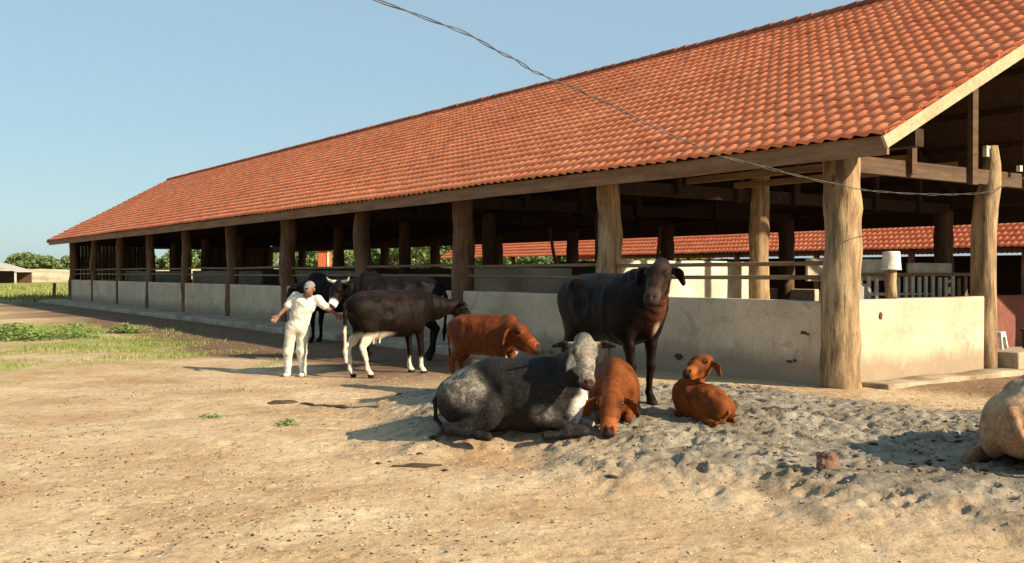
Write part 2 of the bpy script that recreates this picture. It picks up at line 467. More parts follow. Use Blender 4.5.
def mat_ground():
    m, nt, b = newmat('dirt_ground'); T = NT(nt)
    v = T.coord()
    at = T.n('ShaderNodeAttribute', attribute_name='mask'); sp = T.n('ShaderNodeSeparateColor'); T.l(at.outputs['Color'], sp.inputs[0])
    f1 = T.noise(v, 0.6, 9, 0.70, 0.4)
    dirt = T.ramp(f1, [(0.32, (0.36, 0.235, 0.125)), (0.48, (0.50, 0.352, 0.208)), (0.64, (0.61, 0.47, 0.30))])
    red = T.ramp(T.noise(v, 1.1, 8, 0.72, 0.4), [(0.47, 0.0), (0.68, 0.65)])
    dirt = T.mix(red, dirt, (0.40, 0.235, 0.132))
    pale = T.ramp(T.noise(T.coord((0.7, 1.6, 1)), 1.7, 7, 0.7, 0.3), [(0.55, 0.0), (0.72, 0.55)])
    dirt = T.mix(pale, dirt, (0.72, 0.60, 0.42))
    litter = T.ramp(T.noise(v, 9, 8, 0.82), [(0.53, 0.0), (0.63, 0.7)])
    dirt = T.mix(litter, dirt, (0.17, 0.095, 0.05))
    straw = T.ramp(T.noise(v, 23, 4, 0.7), [(0.64, 0.0), (0.70, 0.7)])
    dirt = T.mix(straw, dirt, (0.66, 0.53, 0.34))
    sand = T.ramp(T.noise(v, 1.6, 7, 0.65), [(0.3, (0.15, 0.125, 0.092)), (0.5, (0.25, 0.215, 0.162)), (0.7, (0.36, 0.315, 0.24))])
    dk = T.ramp(T.noise(v, 4.2, 8, 0.78, 0.3), [(0.50, 0.0), (0.62, 0.8)])
    sand = T.mix(dk, sand, (0.12, 0.085, 0.055))
    pl = T.ramp(T.noise(v, 16, 5, 0.7), [(0.60, 0.0), (0.70, 0.6)])
    sand = T.mix(pl, sand, (0.46, 0.40, 0.30))
    col = T.mix(sp.outputs[0], dirt, sand)
    gr = T.ramp(T.noise(v, 1.1, 6, 0.7), [(0.3, (0.19, 0.20, 0.05)), (0.7, (0.40, 0.36, 0.15))])
    col = T.mix(sp.outputs[1], col, gr)
    md = T.ramp(T.noise(v, 2.5, 6, 0.7), [(0.3, (0.09, 0.052, 0.032)), (0.7, (0.21, 0.125, 0.075))])  # dark brown shared by the muddy strip and the painted shade
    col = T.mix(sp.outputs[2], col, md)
    fn = T.noise(v, 45, 5, 0.7)
    col = T.mix(1.0, col, T.ramp(fn, [(0.3, 0.80), (0.7, 1.12)]), 'MULTIPLY')
    T.l(col, b.inputs['Base Color']); b.inputs['Roughness'].default_value = 0.95
    b.inputs['Specular IOR Level'].default_value = 0.15
    hb = T.n('ShaderNodeMath', operation='ADD'); T.l(T.noise(v, 14, 8, 0.72), hb.inputs[0]); T.l(T.noise(v, 3.5, 5, 0.6), hb.inputs[1])
    T.bump(hb.outputs[0], 0.55, 0.035, b)
    return m
M['ground'] = mat_ground()
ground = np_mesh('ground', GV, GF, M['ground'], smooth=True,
                 attrs={'mask': np.stack([sand_mask(gx, gy), gm, np.clip(mud_shade * 0.97 + gable_shade * 0.75, 0, 1)], -1)})
tag(ground, kind='structure')

# ------------------------------------------------------------------ tiled roof slope
def roof_slope(name, parent, u_eave, z_eave, u_ridge, z_ridge, v0f, v1f, mat, tw=0.232, rows=23, vres=10, amp=0.019, seed=0, step=0.038, v_lo=-3.2, v_hi=53.5):
    """courses of barrel-profile clay tiles; v0f/v1f give where the verge runs at each height"""
    ncol = int(round((v_hi - v_lo) / tw))
    k = np.arange(ncol * vres + 1)
    v = v_lo + k * tw / vres
    ph = (k % vres) / vres
    colid = np.minimum(k // vres, ncol - 1)
    prof = amp * np.interp(ph, [0, .08, .20, .45, .62, .72, .80, .92, 1.0], [-.8, -1, -.75, .25, .85, 1.0, .9, -.3, -.8])
    L = math.hypot(u_ridge - u_eave, z_ridge - z_eave)
    du, dz = (u_ridge - u_eave) / L, (z_ridge - z_eave) / L
    nu, nz = -dz * np.sign(du), abs(du)
    if du < 0: nu = dz
    V = []; F = []; tone = []
    r = np.random.default_rng(seed)
    base = 0
    npt = len(k)
    for i in range(rows):
        s0 = L * i / rows; s1 = L * (i + 1) / rows + 0.05
        colj = r.normal(0, 0.0035, ncol)[colid]; slide = r.normal(0, 0.007, ncol)[colid]
        sag = 0.020 * fbm(v * 0.16, np.full_like(v, s0 * 0.5), s=seed + 5, o=2) + 0.008 * fbm(v * 0.8, np.full_like(v, s0), s=seed + 6, o=2)
        tn = np.clip(0.52 + 0.11 * r.normal(size=ncol), 0, 1)[colid] + 0.18 * fbm(v * 0.25, np.full_like(v, s0 * 0.4), s=seed + 9, o=3)
        for (s, off, tk) in ((s0, step, -0.038), (s0, step, 0), (s1, 0.0, 0)):
            ss = s + slide * (1 if s == s0 else 0)
            h = prof + off + colj + sag + tk
            uu = u_eave + du * ss + nu * h; zz = z_eave + dz * ss + nz * h
            lo = v0f(uu); hi = v1f(uu)
            V.append(np.stack([uu, np.clip(v, lo, hi), zz], -1)); tone.append(tn)
        for row in (0, 1):
            a = base + row * npt + np.arange(npt - 1)
            F.append(np.stack([a, a + 1, a + 1 + npt, a + npt], -1))
        base += 3 * npt
    V = np.concatenate(V); F = np.concatenate(F); tone = np.clip(np.concatenate(tone), 0, 1)
    w = np.abs(V[F[:, 0], 1] - V[F[:, 1], 1]) + np.abs(V[F[:, 2], 1] - V[F[:, 3], 1])
    F = F[w > 1e-4]
    if du < 0: F = F[:, ::-1]
    return np_mesh(name, V.astype(np.float32), np.ascontiguousarray(F), mat, parent, attrs={'tone': tone})

# ------------------------------------------------------------------ main cattle shed
RZ = math.atan2(0.5867, 0.8098)
shed = empty('cattle_shed', (P0[0], P0[1], 0.0), RZ)
tag(shed, 'long open-sided cattle shed with orange clay tile roof on thick log pillars', 'cattle shed')
UE, ZE, UR, ZR = -1.0, 3.49, 5.8, 7.30
UB = UR * 2 - UE
def verge_near(u): return np.where(u < 3.2, -1.39 - 0.194 * (u + 1.0), -2.21 - 0.10 * (u - 3.2) * (u < 5.8) - 0.26 * (u >= 5.8))
def verge_far(u): return np.full_like(u, 52.0)
def add_slope_pt(u, v, dz=0.0): return (u, v, ZE + (ZR - ZE) / (UR - UE) * ((u - UE) if u <= UR else (UB - u)) + dz)
rf = roof_slope('roof', shed, UE, ZE, UR, ZR, verge_near, verge_far, M['tile'], seed=1)
roof_slope('roof', shed, UB, ZE, UR, ZR, lambda u: np.full_like(u, -2.4), verge_far, M['tile'], rows=16, vres=4, seed=2)
# ridge caps
rc = MB(); vv = -2.4
while vv < 51.9:
    a = Vector((UR, vv, ZR + 0.035 + random.uniform(-.01, .012))); b_ = Vector((UR, vv + 0.43, ZR + 0.02 + random.uniform(-.01, .01)))
    rc.tube([a, b_], [0.125, 0.105], 8, flat=0.8); vv += 0.38
rc.build('ridge_cap', mat_noise('ridge_clay', (0.16, 0.055, 0.035), (0.36, 0.12, 0.065), 2.5, 0.85), shed)

PILR = {0: 0.275, 5: 0.235, 10: 0.26, 15: 0.23, 20: 0.26, 25: 0.21, 30: 0.20, 35: 0.19, 40: 0.2, 45: 0.19, 50: 0.22}
def pillar(u, v, r, z1, mat, taper=0.92, z0=-0.1, seg=22, bend=0.05, jit=0.17):
    mb = MB(); p = log_path((u, v, z0), (u + random.uniform(-.03, .03), v + random.uniform(-.03, .03), z1), 26, bend)
    n = len(p); rr = [r * (1.06 - (1.06 - taper) * i / (n - 1) + 0.03 * mnoise.noise(Vector((i * .6, u, v)))) for i in range(n)]
    mb.tube(p, rr, seg, jit)
    return mb.build('pillar', mat, shed, smooth=True)
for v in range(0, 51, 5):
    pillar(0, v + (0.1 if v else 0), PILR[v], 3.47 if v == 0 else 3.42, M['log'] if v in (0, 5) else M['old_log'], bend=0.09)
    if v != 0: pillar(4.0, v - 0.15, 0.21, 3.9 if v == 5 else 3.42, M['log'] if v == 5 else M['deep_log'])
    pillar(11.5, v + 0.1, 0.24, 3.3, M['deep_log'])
# forked gable pillar with a weathered top standing above the tie beam
mb = MB()
pts = [(4.0, 0, -0.1), (4.0, 0.0, .8), (4.0, .01, 1.6), (4.02, .02, 2.4), (4.06, .0, 2.9), (4.15, -.02, 3.2), (4.20, -.02, 3.55), (4.20, -.02, 3.86)]
mb.tube(pts, [.215, .205, .20, .205, .20, .17, .13, .085], 18, 0.14)
gp = mb.build('pillar', M['log'], shed, smooth=True)

# low walls between the pillars
def wall_box(name, x0, x1, y0, y1, z0, z1, mat, nx_=24, seed=0, parent=None, wav=0.012):
    """a plastered wall with uneven faces and a worn, rounded top"""
    mb = MB(); mb.box(x0, x1, y0, y1, z0, z1)
    import bmesh
    bm = bmesh.new()
    vs = [bm.verts.new(p) for p in mb.v]
    for f in mb.f: bm.faces.new([vs[i] for i in f])
    long_ = [e for e in bm.edges]
    bmesh.ops.bevel(bm, geom=long_, offset=0.025, segments=2, affect='EDGES', profile=0.5)
    bmesh.ops.subdivide_edges(bm, edges=[e for e in bm.edges if e.calc_length() > 0.5], cuts=nx_, use_grid_fill=True)
    for w in bm.verts:
        q = w.co
        w.co = q + Vector((mnoise.noise(q * 1.3 + Vector((seed, 0, 0))), mnoise.noise(q * 1.3 + Vector((0, seed, 5))), 0.8 * mnoise.noise(q * 0.9 + Vector((0, 9, seed))))) * wav
    me = bpy.data.meshes.new(name); bm.to_mesh(me); bm.free(); me.materials.append(mat)
    me.polygons.foreach_set('use_smooth', np.ones(len(me.polygons), dtype=bool))
    return link(bpy.data.objects.new(name, me), parent)
for v in range(0, 50, 5):
    wall_box('low_wall', -0.16, 0.02, v + (0.22 if v else 0.20), v + 4.88, -0.1, 1.27, M['plaster'], 14, v, shed)
wall_box('low_wall', 0.20, 3.80, -0.12, 0.08, -0.1, 1.29, M['plaster'], 14, 91, shed)
wall_box('low_wall', 0.10, 11.4, 50.1, 50.3, -0.1, 1.27, M['plaster'], 6, 92, shed)
wall_box('low_wall', 11.4, 11.6, 9.0, 49.9, -0.1, 1.2, M['plaster'], 6, 93, shed)
# whitewashed partitions across the pens (they catch the light that comes in under the gable)
for v, u1, h in ((5.35, 4.75, 1.93), (10.3, 3.4, 1.80), (20.3, 3.2, 1.75), (30.3, 3.2, 1.75), (40.3, 3.2, 1.75)):
    wall_box('pen_wall', 0.32, u1, v, v + 0.14, -0.1, h, M['whitewash'], 10, v, shed)
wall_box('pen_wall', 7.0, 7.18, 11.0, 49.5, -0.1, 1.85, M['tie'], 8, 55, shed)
# rails above the low walls
for v in range(0, 50, 5):
    for z in (1.60, 1.84):
        mb = MB(); p = log_path((0.0, v + 0.15, z + random.uniform(-.02, .02)), (0.0, v + 4.95, z + random.uniform(-.03, .02)), 7, 0.05)
        mb.tube(p, 0.034, 8, 0.1); mb.build('rail', M['beam'], shed, smooth=True)
# gable pen beyond the low wall: slatted rack with a whitewashed board above
gate = empty('slat_rack'); gate.parent = shed; gate.location = (7.4, 4.4, 0)
mb = MB(); mb.box(-1.9, 4.6, -0.03, 0.03, 1.08, 1.16); mb.build('bottom_rail', M['dark_beam'], gate)
mb = MB(); mb.box(-1.9, 4.6, -0.03, 0.03, 1.60, 1.68); mb.build('top_rail', M['beam'], gate)
for i in range(22):
    if i in (7,): continue
    mb = MB(); x = -1.8 + i * 0.29 + random.uniform(-.02, .02)
    mb.box(x, x + 0.115, -0.075, -0.035, 0.5, 1.58 + random.uniform(-.03, .03)); mb.build('slat', M['whitewash'] if i < 18 else M['beam'], gate)
wall_box('board', 5.3, 8.5, 4.6, 4.68, 1.50, 2.0, M['whitewash'], 4, 12, shed)
wall_box('board', 9.1, 11.0, 4.6, 4.68, 1.62, 1.92, M['whitewash'], 4, 14, shed)
wall_box('red_wall', 6.0, 16.5, 2.6, 2.8, -0.1, 1.17, M['redwall'], 8, 15, shed)

# roof carpentry: eave plate, fascia, barge board, purlins, trusses
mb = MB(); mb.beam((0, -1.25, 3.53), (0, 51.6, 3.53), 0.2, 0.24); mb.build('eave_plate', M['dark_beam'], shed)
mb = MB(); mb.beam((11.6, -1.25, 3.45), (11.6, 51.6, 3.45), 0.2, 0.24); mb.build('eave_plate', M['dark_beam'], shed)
fm = MB(); n = 30
for i in range(n):
    y0 = -1.36 + (51.9 + 1.36) * i / n; y1 = -1.36 + (51.9 + 1.36) * (i + 1) / n
    f0 = 0.018 * mnoise.noise(Vector((i * .7, 0, 0))); f1 = 0.018 * mnoise.noise(Vector(((i + 1) * .7, 0, 0)))
    fm.beam((-0.90, y0, 3.35 + f0), (-0.90, y1, 3.35 + f1), 0.05, 0.25)
fm.build('fascia', M['fascia'], shed)
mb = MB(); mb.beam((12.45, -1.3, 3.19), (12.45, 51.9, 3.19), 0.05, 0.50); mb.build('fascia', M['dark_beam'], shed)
def rake(u, dz, dv=0.0):
    p = add_slope_pt(u, float(verge_near(np.array([min(u, 3.19)]))[0]) + dv + 0.05, dz); return p
mb = MB(); us = np.linspace(-1.0, 3.19, 9)
pts = [Vector(rake(u, -0.115, -0.03)) for u in us] + [Vector((UR, -2.5, ZR - 0.09))]
for a, b_ in zip(pts[:-1], pts[1:]): mb.beam(a, b_, 0.05, 0.165)
mb.build('barge_board', M['barge'], shed)
mb = MB(); mb.beam((UB, -2.43, ZE - .09), (UR, -2.5, ZR - .09), 0.05, 0.19); mb.build('barge_board', M['barge'], shed)
mb = MB(); mb.beam((UE, 52.0, ZE - .09), (UR, 52.0, ZR - .09), 0.05, 0.16); mb.beam((UB, 52.0, ZE - .09), (UR, 52.01, ZR - .09), 0.05, 0.16); mb.build('barge_board', M['fascia'], shed)
for u in list(np.linspace(0.4, 5.6, 6)) + list(np.linspace(6.0, 11.4, 6)):
    q = add_slope_pt(u, 0, -0.13); mb = MB()
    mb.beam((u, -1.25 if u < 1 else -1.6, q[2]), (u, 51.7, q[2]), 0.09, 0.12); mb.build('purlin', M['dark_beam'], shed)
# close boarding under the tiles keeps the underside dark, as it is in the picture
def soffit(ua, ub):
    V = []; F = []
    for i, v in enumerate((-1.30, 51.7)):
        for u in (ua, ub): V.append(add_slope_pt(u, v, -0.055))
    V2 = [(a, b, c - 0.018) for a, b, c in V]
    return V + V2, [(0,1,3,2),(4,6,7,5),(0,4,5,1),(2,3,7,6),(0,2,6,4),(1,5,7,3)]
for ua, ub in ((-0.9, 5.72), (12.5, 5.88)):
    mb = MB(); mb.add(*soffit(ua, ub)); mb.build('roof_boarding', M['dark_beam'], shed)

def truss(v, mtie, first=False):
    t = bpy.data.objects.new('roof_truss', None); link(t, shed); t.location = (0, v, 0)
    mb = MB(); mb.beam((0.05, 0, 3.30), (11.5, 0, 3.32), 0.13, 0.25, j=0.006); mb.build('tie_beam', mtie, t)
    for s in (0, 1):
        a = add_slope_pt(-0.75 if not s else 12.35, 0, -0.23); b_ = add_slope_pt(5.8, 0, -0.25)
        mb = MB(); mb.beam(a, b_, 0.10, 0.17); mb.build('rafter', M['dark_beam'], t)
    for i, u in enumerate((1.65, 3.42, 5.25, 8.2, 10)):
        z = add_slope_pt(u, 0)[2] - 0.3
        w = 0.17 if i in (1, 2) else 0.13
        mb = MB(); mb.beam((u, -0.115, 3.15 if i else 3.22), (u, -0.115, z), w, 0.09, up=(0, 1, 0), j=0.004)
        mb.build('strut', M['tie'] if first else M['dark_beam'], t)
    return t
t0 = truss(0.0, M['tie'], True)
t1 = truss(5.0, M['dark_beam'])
for v in range(10, 51, 5):
    c = copy_tree(t1, shed); c.location = (0, v, 0)
# light interior ties between the near trusses
for (a, b_) in (((1.9, 0.1, 3.50), (1.9, 4.9, 3.50)), ((3.3, 0.1, 3.48), (3.3, 4.9, 3.48))):
    mb = MB(); mb.beam(a, b_, 0.08, 0.12); mb.build('brace', M['beam'], shed)

# boarded far gable with two openings
mb = MB()
for i in range(60):
    u0 = 0.25 + i * 0.19; u1 = u0 + 0.18
    if u0 > 11.3: break
    top = add_slope_pt((u0 + u1) / 2, 0)[2] - 0.25
    hole = 4.2 < u0 < 5.3 or 6.3 < u0 < 7.1
    if hole: mb.box(u0, u1, 50.32, 50.35, 3.05, top)
    else: mb.box(u0, u1, 50.32, 50.35 + random.uniform(0, .01), 1.2, top)
mb.build('gable_boarding', M['deep_log'], shed)
# raised apron along the long side, kerb strip and block at the gable
wall_box('apron', -1.55, -0.17, 6.6, 51.5, -0.2, 0.15, M['concrete'], 22, 31, shed, 0.05)
wall_box('gable_kerb', 0.30, 4.9, -0.62, -0.13, -0.2, 0.07, M['concrete'], 14, 32, shed, 0.04)
wall_box('step_block', 4.28, 5.35, -0.45, 0.75, -0.2, 0.34, M['concrete'], 6, 33, shed, 0.03)
# damp stains and small dark holes in the shaded wall
def splat(u, v, z, w, h_, nrm, seed):
    V = []; n = 18
    for k in range(n):
        a = 2 * math.pi * k / n; r_ = 1 + .45 * mnoise.noise(Vector((math.cos(a) * 1.7 + seed, math.sin(a) * 1.7, seed)))
        V.append((math.cos(a) * w * r_, math.sin(a) * h_ * r_))
    off = 0.012
    P_ = [(u - (off if nrm == 'u' else -x), v + (x if nrm == 'u' else -off), z + zz) for x, zz in V] + [(u + (.02 if nrm == 'u' else x), v + (x if nrm == 'u' else .02), z + zz) for x, zz in V]
    mb = MB(); mb.add(P_, [tuple(range(n))] + [(k, (k+1) % n, n + (k+1) % n, n + k) for k in range(n)]); mb.build('chipped_patch', M['dung'], shed)
for a in ((-.16, .52, .79, .06, .022, 'u', 1), (-.165, .44, .77, .03, .015, 'u', 2), (-.165, .78, .34, .055, .02, 'u', 3), (-.165, .68, .36, .03, .02, 'u', 4), (-.165, 3.1, .25, .10, .05, 'u', 5), (.82, -.125, 1.04, .035, .05, 'v', 6)): splat(*a)
mb = MB(); mb.box(3.62, 3.70, -.24, -.17, 3.62, 3.78); mb.box(3.62, 3.74, -.24, -.17, 3.76, 3.80); mb.build('insulator', M['white_plastic'], shed)
mb = MB(); mb.box(4.72, 4.80, -.24, -.17, 3.44, 3.54); mb.build('insulator', M['white_plastic'], shed)
def su_pt(u, v, z=0.0): return Vector((P0[0] + u * D2[0] + v * D1[0], P0[1] + u * D2[1] + v * D1[1], z))

# ------------------------------------------------------------------ neighbouring shed across the yard
s2 = empty('neighbour_shed', su_pt(19.0, 0), RZ)
tag(s2, 'lower red-tiled shed seen through the open sides of the cattle shed', 'shed')
roof_slope('roof', s2, 0.0, 2.52, 5.5, 5.6, lambda u: np.full_like(u, -9.0), lambda u: np.full_like(u, 42.0), M['tile'], rows=18, vres=6, seed=4, v_lo=-9.0, v_hi=42.0, tw=0.22)
roof_slope('roof', s2, 11.0, 2.52, 5.5, 5.6, lambda u: np.full_like(u, -9.0), lambda u: np.full_like(u, 42.0), M['tile'], rows=8, vres=3, seed=5, v_lo=-9.0, v_hi=42.0, tw=0.22)
for v in range(-9, 43, 4):
    mb = MB(); mb.tube(log_path((0.5, v, -.1), (0.5, v, 2.6), 6, .04), .12, 10, .1); mb.build('post', M['old_log'], s2, True)
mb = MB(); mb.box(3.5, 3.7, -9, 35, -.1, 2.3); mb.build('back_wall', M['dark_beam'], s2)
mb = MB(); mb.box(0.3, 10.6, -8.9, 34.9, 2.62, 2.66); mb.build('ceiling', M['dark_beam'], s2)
mb = MB(); mb.box(0.36, 0.52, -9, 35, -.1, 0.95); mb.build('low_wall', M['plaster'], s2)
mb = MB(); mb.box(0.40, 0.46, -9, 3, 1.72, 1.84); mb.build('rail', M['whitewash'], s2)
mb = MB(); mb.box(0.40, 0.46, -9, 3, 2.02, 2.10); mb.build('rail', M['whitewash'], s2)

# ------------------------------------------------------------------ things on and around the shed
# upturned bucket on its post
pp = su_pt(1.25, -0.02, 1.29)
mb = MB(); mb.tube(log_path((0, 0, 0), (0.0, 0, 0.62), 6, .01), [.085]*6, 12, .12)
post = mb.build('wooden_post', M['log'], None, True); post.location = pp
tag(post, 'short wooden post rising from the sunlit end wall under the white bucket', 'post')
bk_s = .86
bk = empty('upturned_bucket', pp + Vector((0, 0, 0.44)), 0.4)
tag(bk, 'white plastic bucket turned upside down on the short post of the end wall', 'bucket')
def ringshell(prof, seg=28):
    V = []; F = []
    for (r, z) in prof:
        for k in range(seg): V.append((r*math.cos(2*math.pi*k/seg), r*math.sin(2*math.pi*k/seg), z))
    for i in range(len(prof)-1):
        for k in range(seg):
            k2 = (k+1) % seg; F.append((i*seg+k, i*seg+k2, (i+1)*seg+k2, (i+1)*seg+k))
    return V, F
mb = MB(); V, F = ringshell([(0.165, 0.02), (0.168, 0.0), (0.178, 0.0), (0.178, 0.03), (0.170, 0.035), (0.158, 0.20), (0.150, 0.315), (0.142, 0.335), (0.0, 0.337)]); mb.add(V, F)
V, F = ringshell([(0.165, 0.02), (0.150, 0.2), (0.140, 0.325), (0.0, 0.327)]); mb.add(V, [f[::-1] for f in F])
mb.build('bucket_body', M['white_plastic'], bk, True)
bk.scale = (bk_s,) * 3
mb = MB(); mb.tube([Vector((0.175*math.cos(a), 0.175*math.sin(a)*0.35 - .06, -0.01 + 0.04*math.sin(a))) for a in np.linspace(0.1, 3.0, 12)], .006, 6); mb.build('handle', M['galv'], bk, True)
# a small pale box-like feeder beside it
fd = empty('salt_feeder', su_pt(0.95, 0.42, 1.0), RZ)
tag(fd, 'small grey box feeder behind the sunlit end wall beside the post', 'feeder')
mb = MB(); mb.box(-.15, .15, -.12, .12, .0, .52); mb.build('box', M['galv'], fd, bevel=.015)
mb = MB(); mb.box(-.11, -.05, -.03, .03, .52, .60); mb.box(.04, .10, -.03, .03, .52, .60); mb.build('lug', M['black_rubber'], fd)
# pair of thin leaning poles inside
for (u, v, du_, lab) in ((4.6, 12.0, -0.5, 'thin dark pole leaning left behind the head of the standing black cow'), (5.6, 9.8, .5, 'thin dark pole leaning right inside the shed, left of the sunlit inner pillar')):
    mb = MB(); mb.tube(log_path((0, 0, 0), (du_, 0.1, 2.9), 6, .03), .045, 8, .1)
    o = mb.build('leaning_pole', M['old_log'], None, True); o.location = su_pt(u, v, 0); o.rotation_euler = (0, 0, RZ); tag(o, lab, 'pole')
# plastic stool on the step block
st = empty('plastic_stool', su_pt(4.86, 0.25, 0.342), RZ + 0.2)
tag(st, 'small white plastic stool on the concrete block beside the end pillar', 'stool')
mb = MB(); mb.box(-.13, .13, -.13, .13, .27, .30); mb.build('seat', M['white_plastic'], st, bevel=.012)
mb = MB()
for i in range(4):
    a = i * math.pi/2; c_, s_ = math.cos(a), math.sin(a)
    V = [(-.128, -.125, .272), (.128, -.125, .272), (.128, -.127, .21), (-.128, -.127, .21)]
    V = V + [(x, y + .008, z) for x, y, z in V]
    mb.add([(x*c_ - y*s_, x*s_ + y*c_, z) for x, y, z in V], [(0,1,2,3),(7,6,5,4),(0,4,5,1),(2,6,7,3),(1,5,6,2),(0,3,7,4)])
mb.build('apron_rim', M['white_plastic'], st)
for sx in (-1, 1):
    for sy in (-1, 1):
        mb = MB(); mb.beam((sx*.108, sy*.108, .275), (sx*.145, sy*.145, 0), .055, .04, up=(0, 1, 0)); mb.build('leg', M['white_plastic'], st)
# dark drum at the right edge
dr = empty('drum', Vector((9.62, 17.7, gz(9.6, 17.7))), 0.3)
tag(dr, 'black drum at the right edge of the picture beyond the concrete block', 'drum')
mb = MB(); V, F = ringshell([(0.0, 0.0), (0.30, 0.0), (0.33, 0.03), (0.34, 0.25), (0.36, 0.27), (0.36, 0.31), (0.35, 0.33), (0.37, 0.62), (0.39, 0.64), (0.39, 0.67), (0.36, 0.67), (0.33, 0.1), (0.0, 0.1)], 32); mb.add(V, F)
mb.build('drum_body', M['black_rubber'], dr, True)
mb = MB(); mb.tube([Vector((0.39*math.cos(a), 0.39*math.sin(a), 0.665)) for a in np.linspace(0, 2*math.pi, 33)], .012, 6, caps=False); mb.build('rim', M['black_rubber'], dr, True)

# overhead twisted cable
cp = [(8.75, 16.55, 3.42), (8.30, 16.05, 3.20), (7.1, 14.8, 2.90), (5.77, 13.4, 2.76), (4.4, 11.9, 2.68), (3.73, 11.1, 2.68), (2.9, 10.2, 2.72), (1.88, 9.1, 2.80), (1.25, 8.4, 2.93), (0.77, 7.87, 3.05), (0.29, 7.33, 3.14), (0.0, 7.0, 3.22), (-0.36, 6.63, 3.33), (-0.93, 6.0, 3.40), (-1.7, 5.2, 3.55), (-2.6, 4.2, 3.85)]
def catmull(P, n=14):
    P = [Vector(p) for p in P]; out = []
    for i in range(len(P)-1):
        a = P[max(i-1, 0)]; b = P[i]; c = P[i+1]; d = P[min(i+2, len(P)-1)]
        for j in range(n):
            t = j / n
            out.append(0.5*((2*b) + (c-a)*t + (2*a-5*b+4*c-d)*t*t + (3*b-a-3*c+d)*t*t*t))
    return out + [P[-1]]
path = catmull(cp)
cab = empty('overhead_cable', cp[0])
tag(cab, 'thin twisted electric cable sagging across the sky and past the front pillar', 'cable')
for s in (0, 1):
    mb = MB(); pts = []
    for i, p in enumerate(path):
        d = 0.007 + 0.014 * max(0, mnoise.noise(Vector((i * .11, 3, 0))))
        a = i * 0.55 + s * math.pi
        q = p + Vector((math.cos(a) * d, -math.cos(a) * d * .4, math.sin(a) * d)) + Vector((0, 0, .016 * mnoise.noise(Vector((i * .16, 0, 0)))))
        pts.append(q - Vector(cp[0]))
    mb.tube(pts, 0.0038, 6); mb.build('wire', M['cable'], cab, True)
cab.location = cp[0]

# ------------------------------------------------------------------ far background
pw = wall_box('perimeter_wall', -190, 60, 165, 165.3, -.3, 2.15, mat_noise('pale_wall', (0.50, 0.42, 0.30), (0.66, 0.58, 0.44), 0.4, .9, (1, 1, 1), .1, .01, (0.40, 0.33, 0.22), 3), 60, 3, None, 0.35)
tag(pw, 'long pale plastered boundary wall on the far side of the grass', 'wall')
# small open shed at far left
fs = empty('open_shed', (-77.0, 150, 0), 0.12); fs.scale = (.72, .72, .72)
tag(fs, 'small open shed with pale pitched roof by the boundary wall at far left', 'shed')
mb = MB()
V = [(-9, -5, 3.9), (-2.5, -5, 4.3), (3.4, -5, 2.55), (-9, 5, 3.9), (-2.5, 5, 4.3), (3.4, 5, 2.55)]
mb.add(V + [(a, b, c - .22) for a, b, c in V], [(0,3,4,1),(1,4,5,2),(6,7,10,9),(7,8,11,10),(0,1,7,6),(1,2,8,7),(3,9,10,4),(4,10,11,5),(2,5,11,8),(0,6,9,3)])
mb.build('roof', mat_noise('pale_sheet', (.38, .34, .30), (.5, .45, .4), 2, .7), fs)
for x in (-8.6, -4.4, -2.0, 3.0):
    mb = MB(); mb.box(x - .16, x + .16, -4.8, -4.5, -.2, 3.9 if x < -3 else (3.9 if x < 0 else 2.4)); mb.build('post', M['whitewash'], fs)
mb = MB(); mb.box(-8.8, 3.1, 4.2, 4.4, -.2, 2.6); mb.build('back_wall', M['deep_log'], fs)
# small brick outbuilding glimpsed through the shed
ob = empty('outbuilding', (-17.6, 92, 0), 0.1)
tag(ob, 'small orange-red brick outbuilding glimpsed through the shed above the far cows', 'outbuilding')
mb = MB(); mb.box(-.45, .55, -1.5, 1.5, -.2, 3.7); mb.build('wall', mat_noise('orange_brick', (.40, .09, .035), (.52, .13, .05), 1.2, .9), ob)
mb = MB(); mb.box(-.6, .75, -1.8, 1.8, 3.7, 3.85); mb.build('roof', M['concrete'], ob)
mb = MB(); mb.box(.38, .56, -1.56, -1.5, -.2, 3.68); mb.build('pilaster', M['whitewash'], ob)
# grass-field post
x, y = at_px(54, 298.5)
mb = MB(); mb.tube(log_path((0, 0, -.2), (0.02, 0, 1.0), 6, .03), [.12, .115, .11, .11, .105, .10], 8, .15)
o = mb.build('fence_post', M['old_log'], None, True); o.location = (x, y, 0); tag(o, 'dark stump post in the grass left of the shed end', 'post')

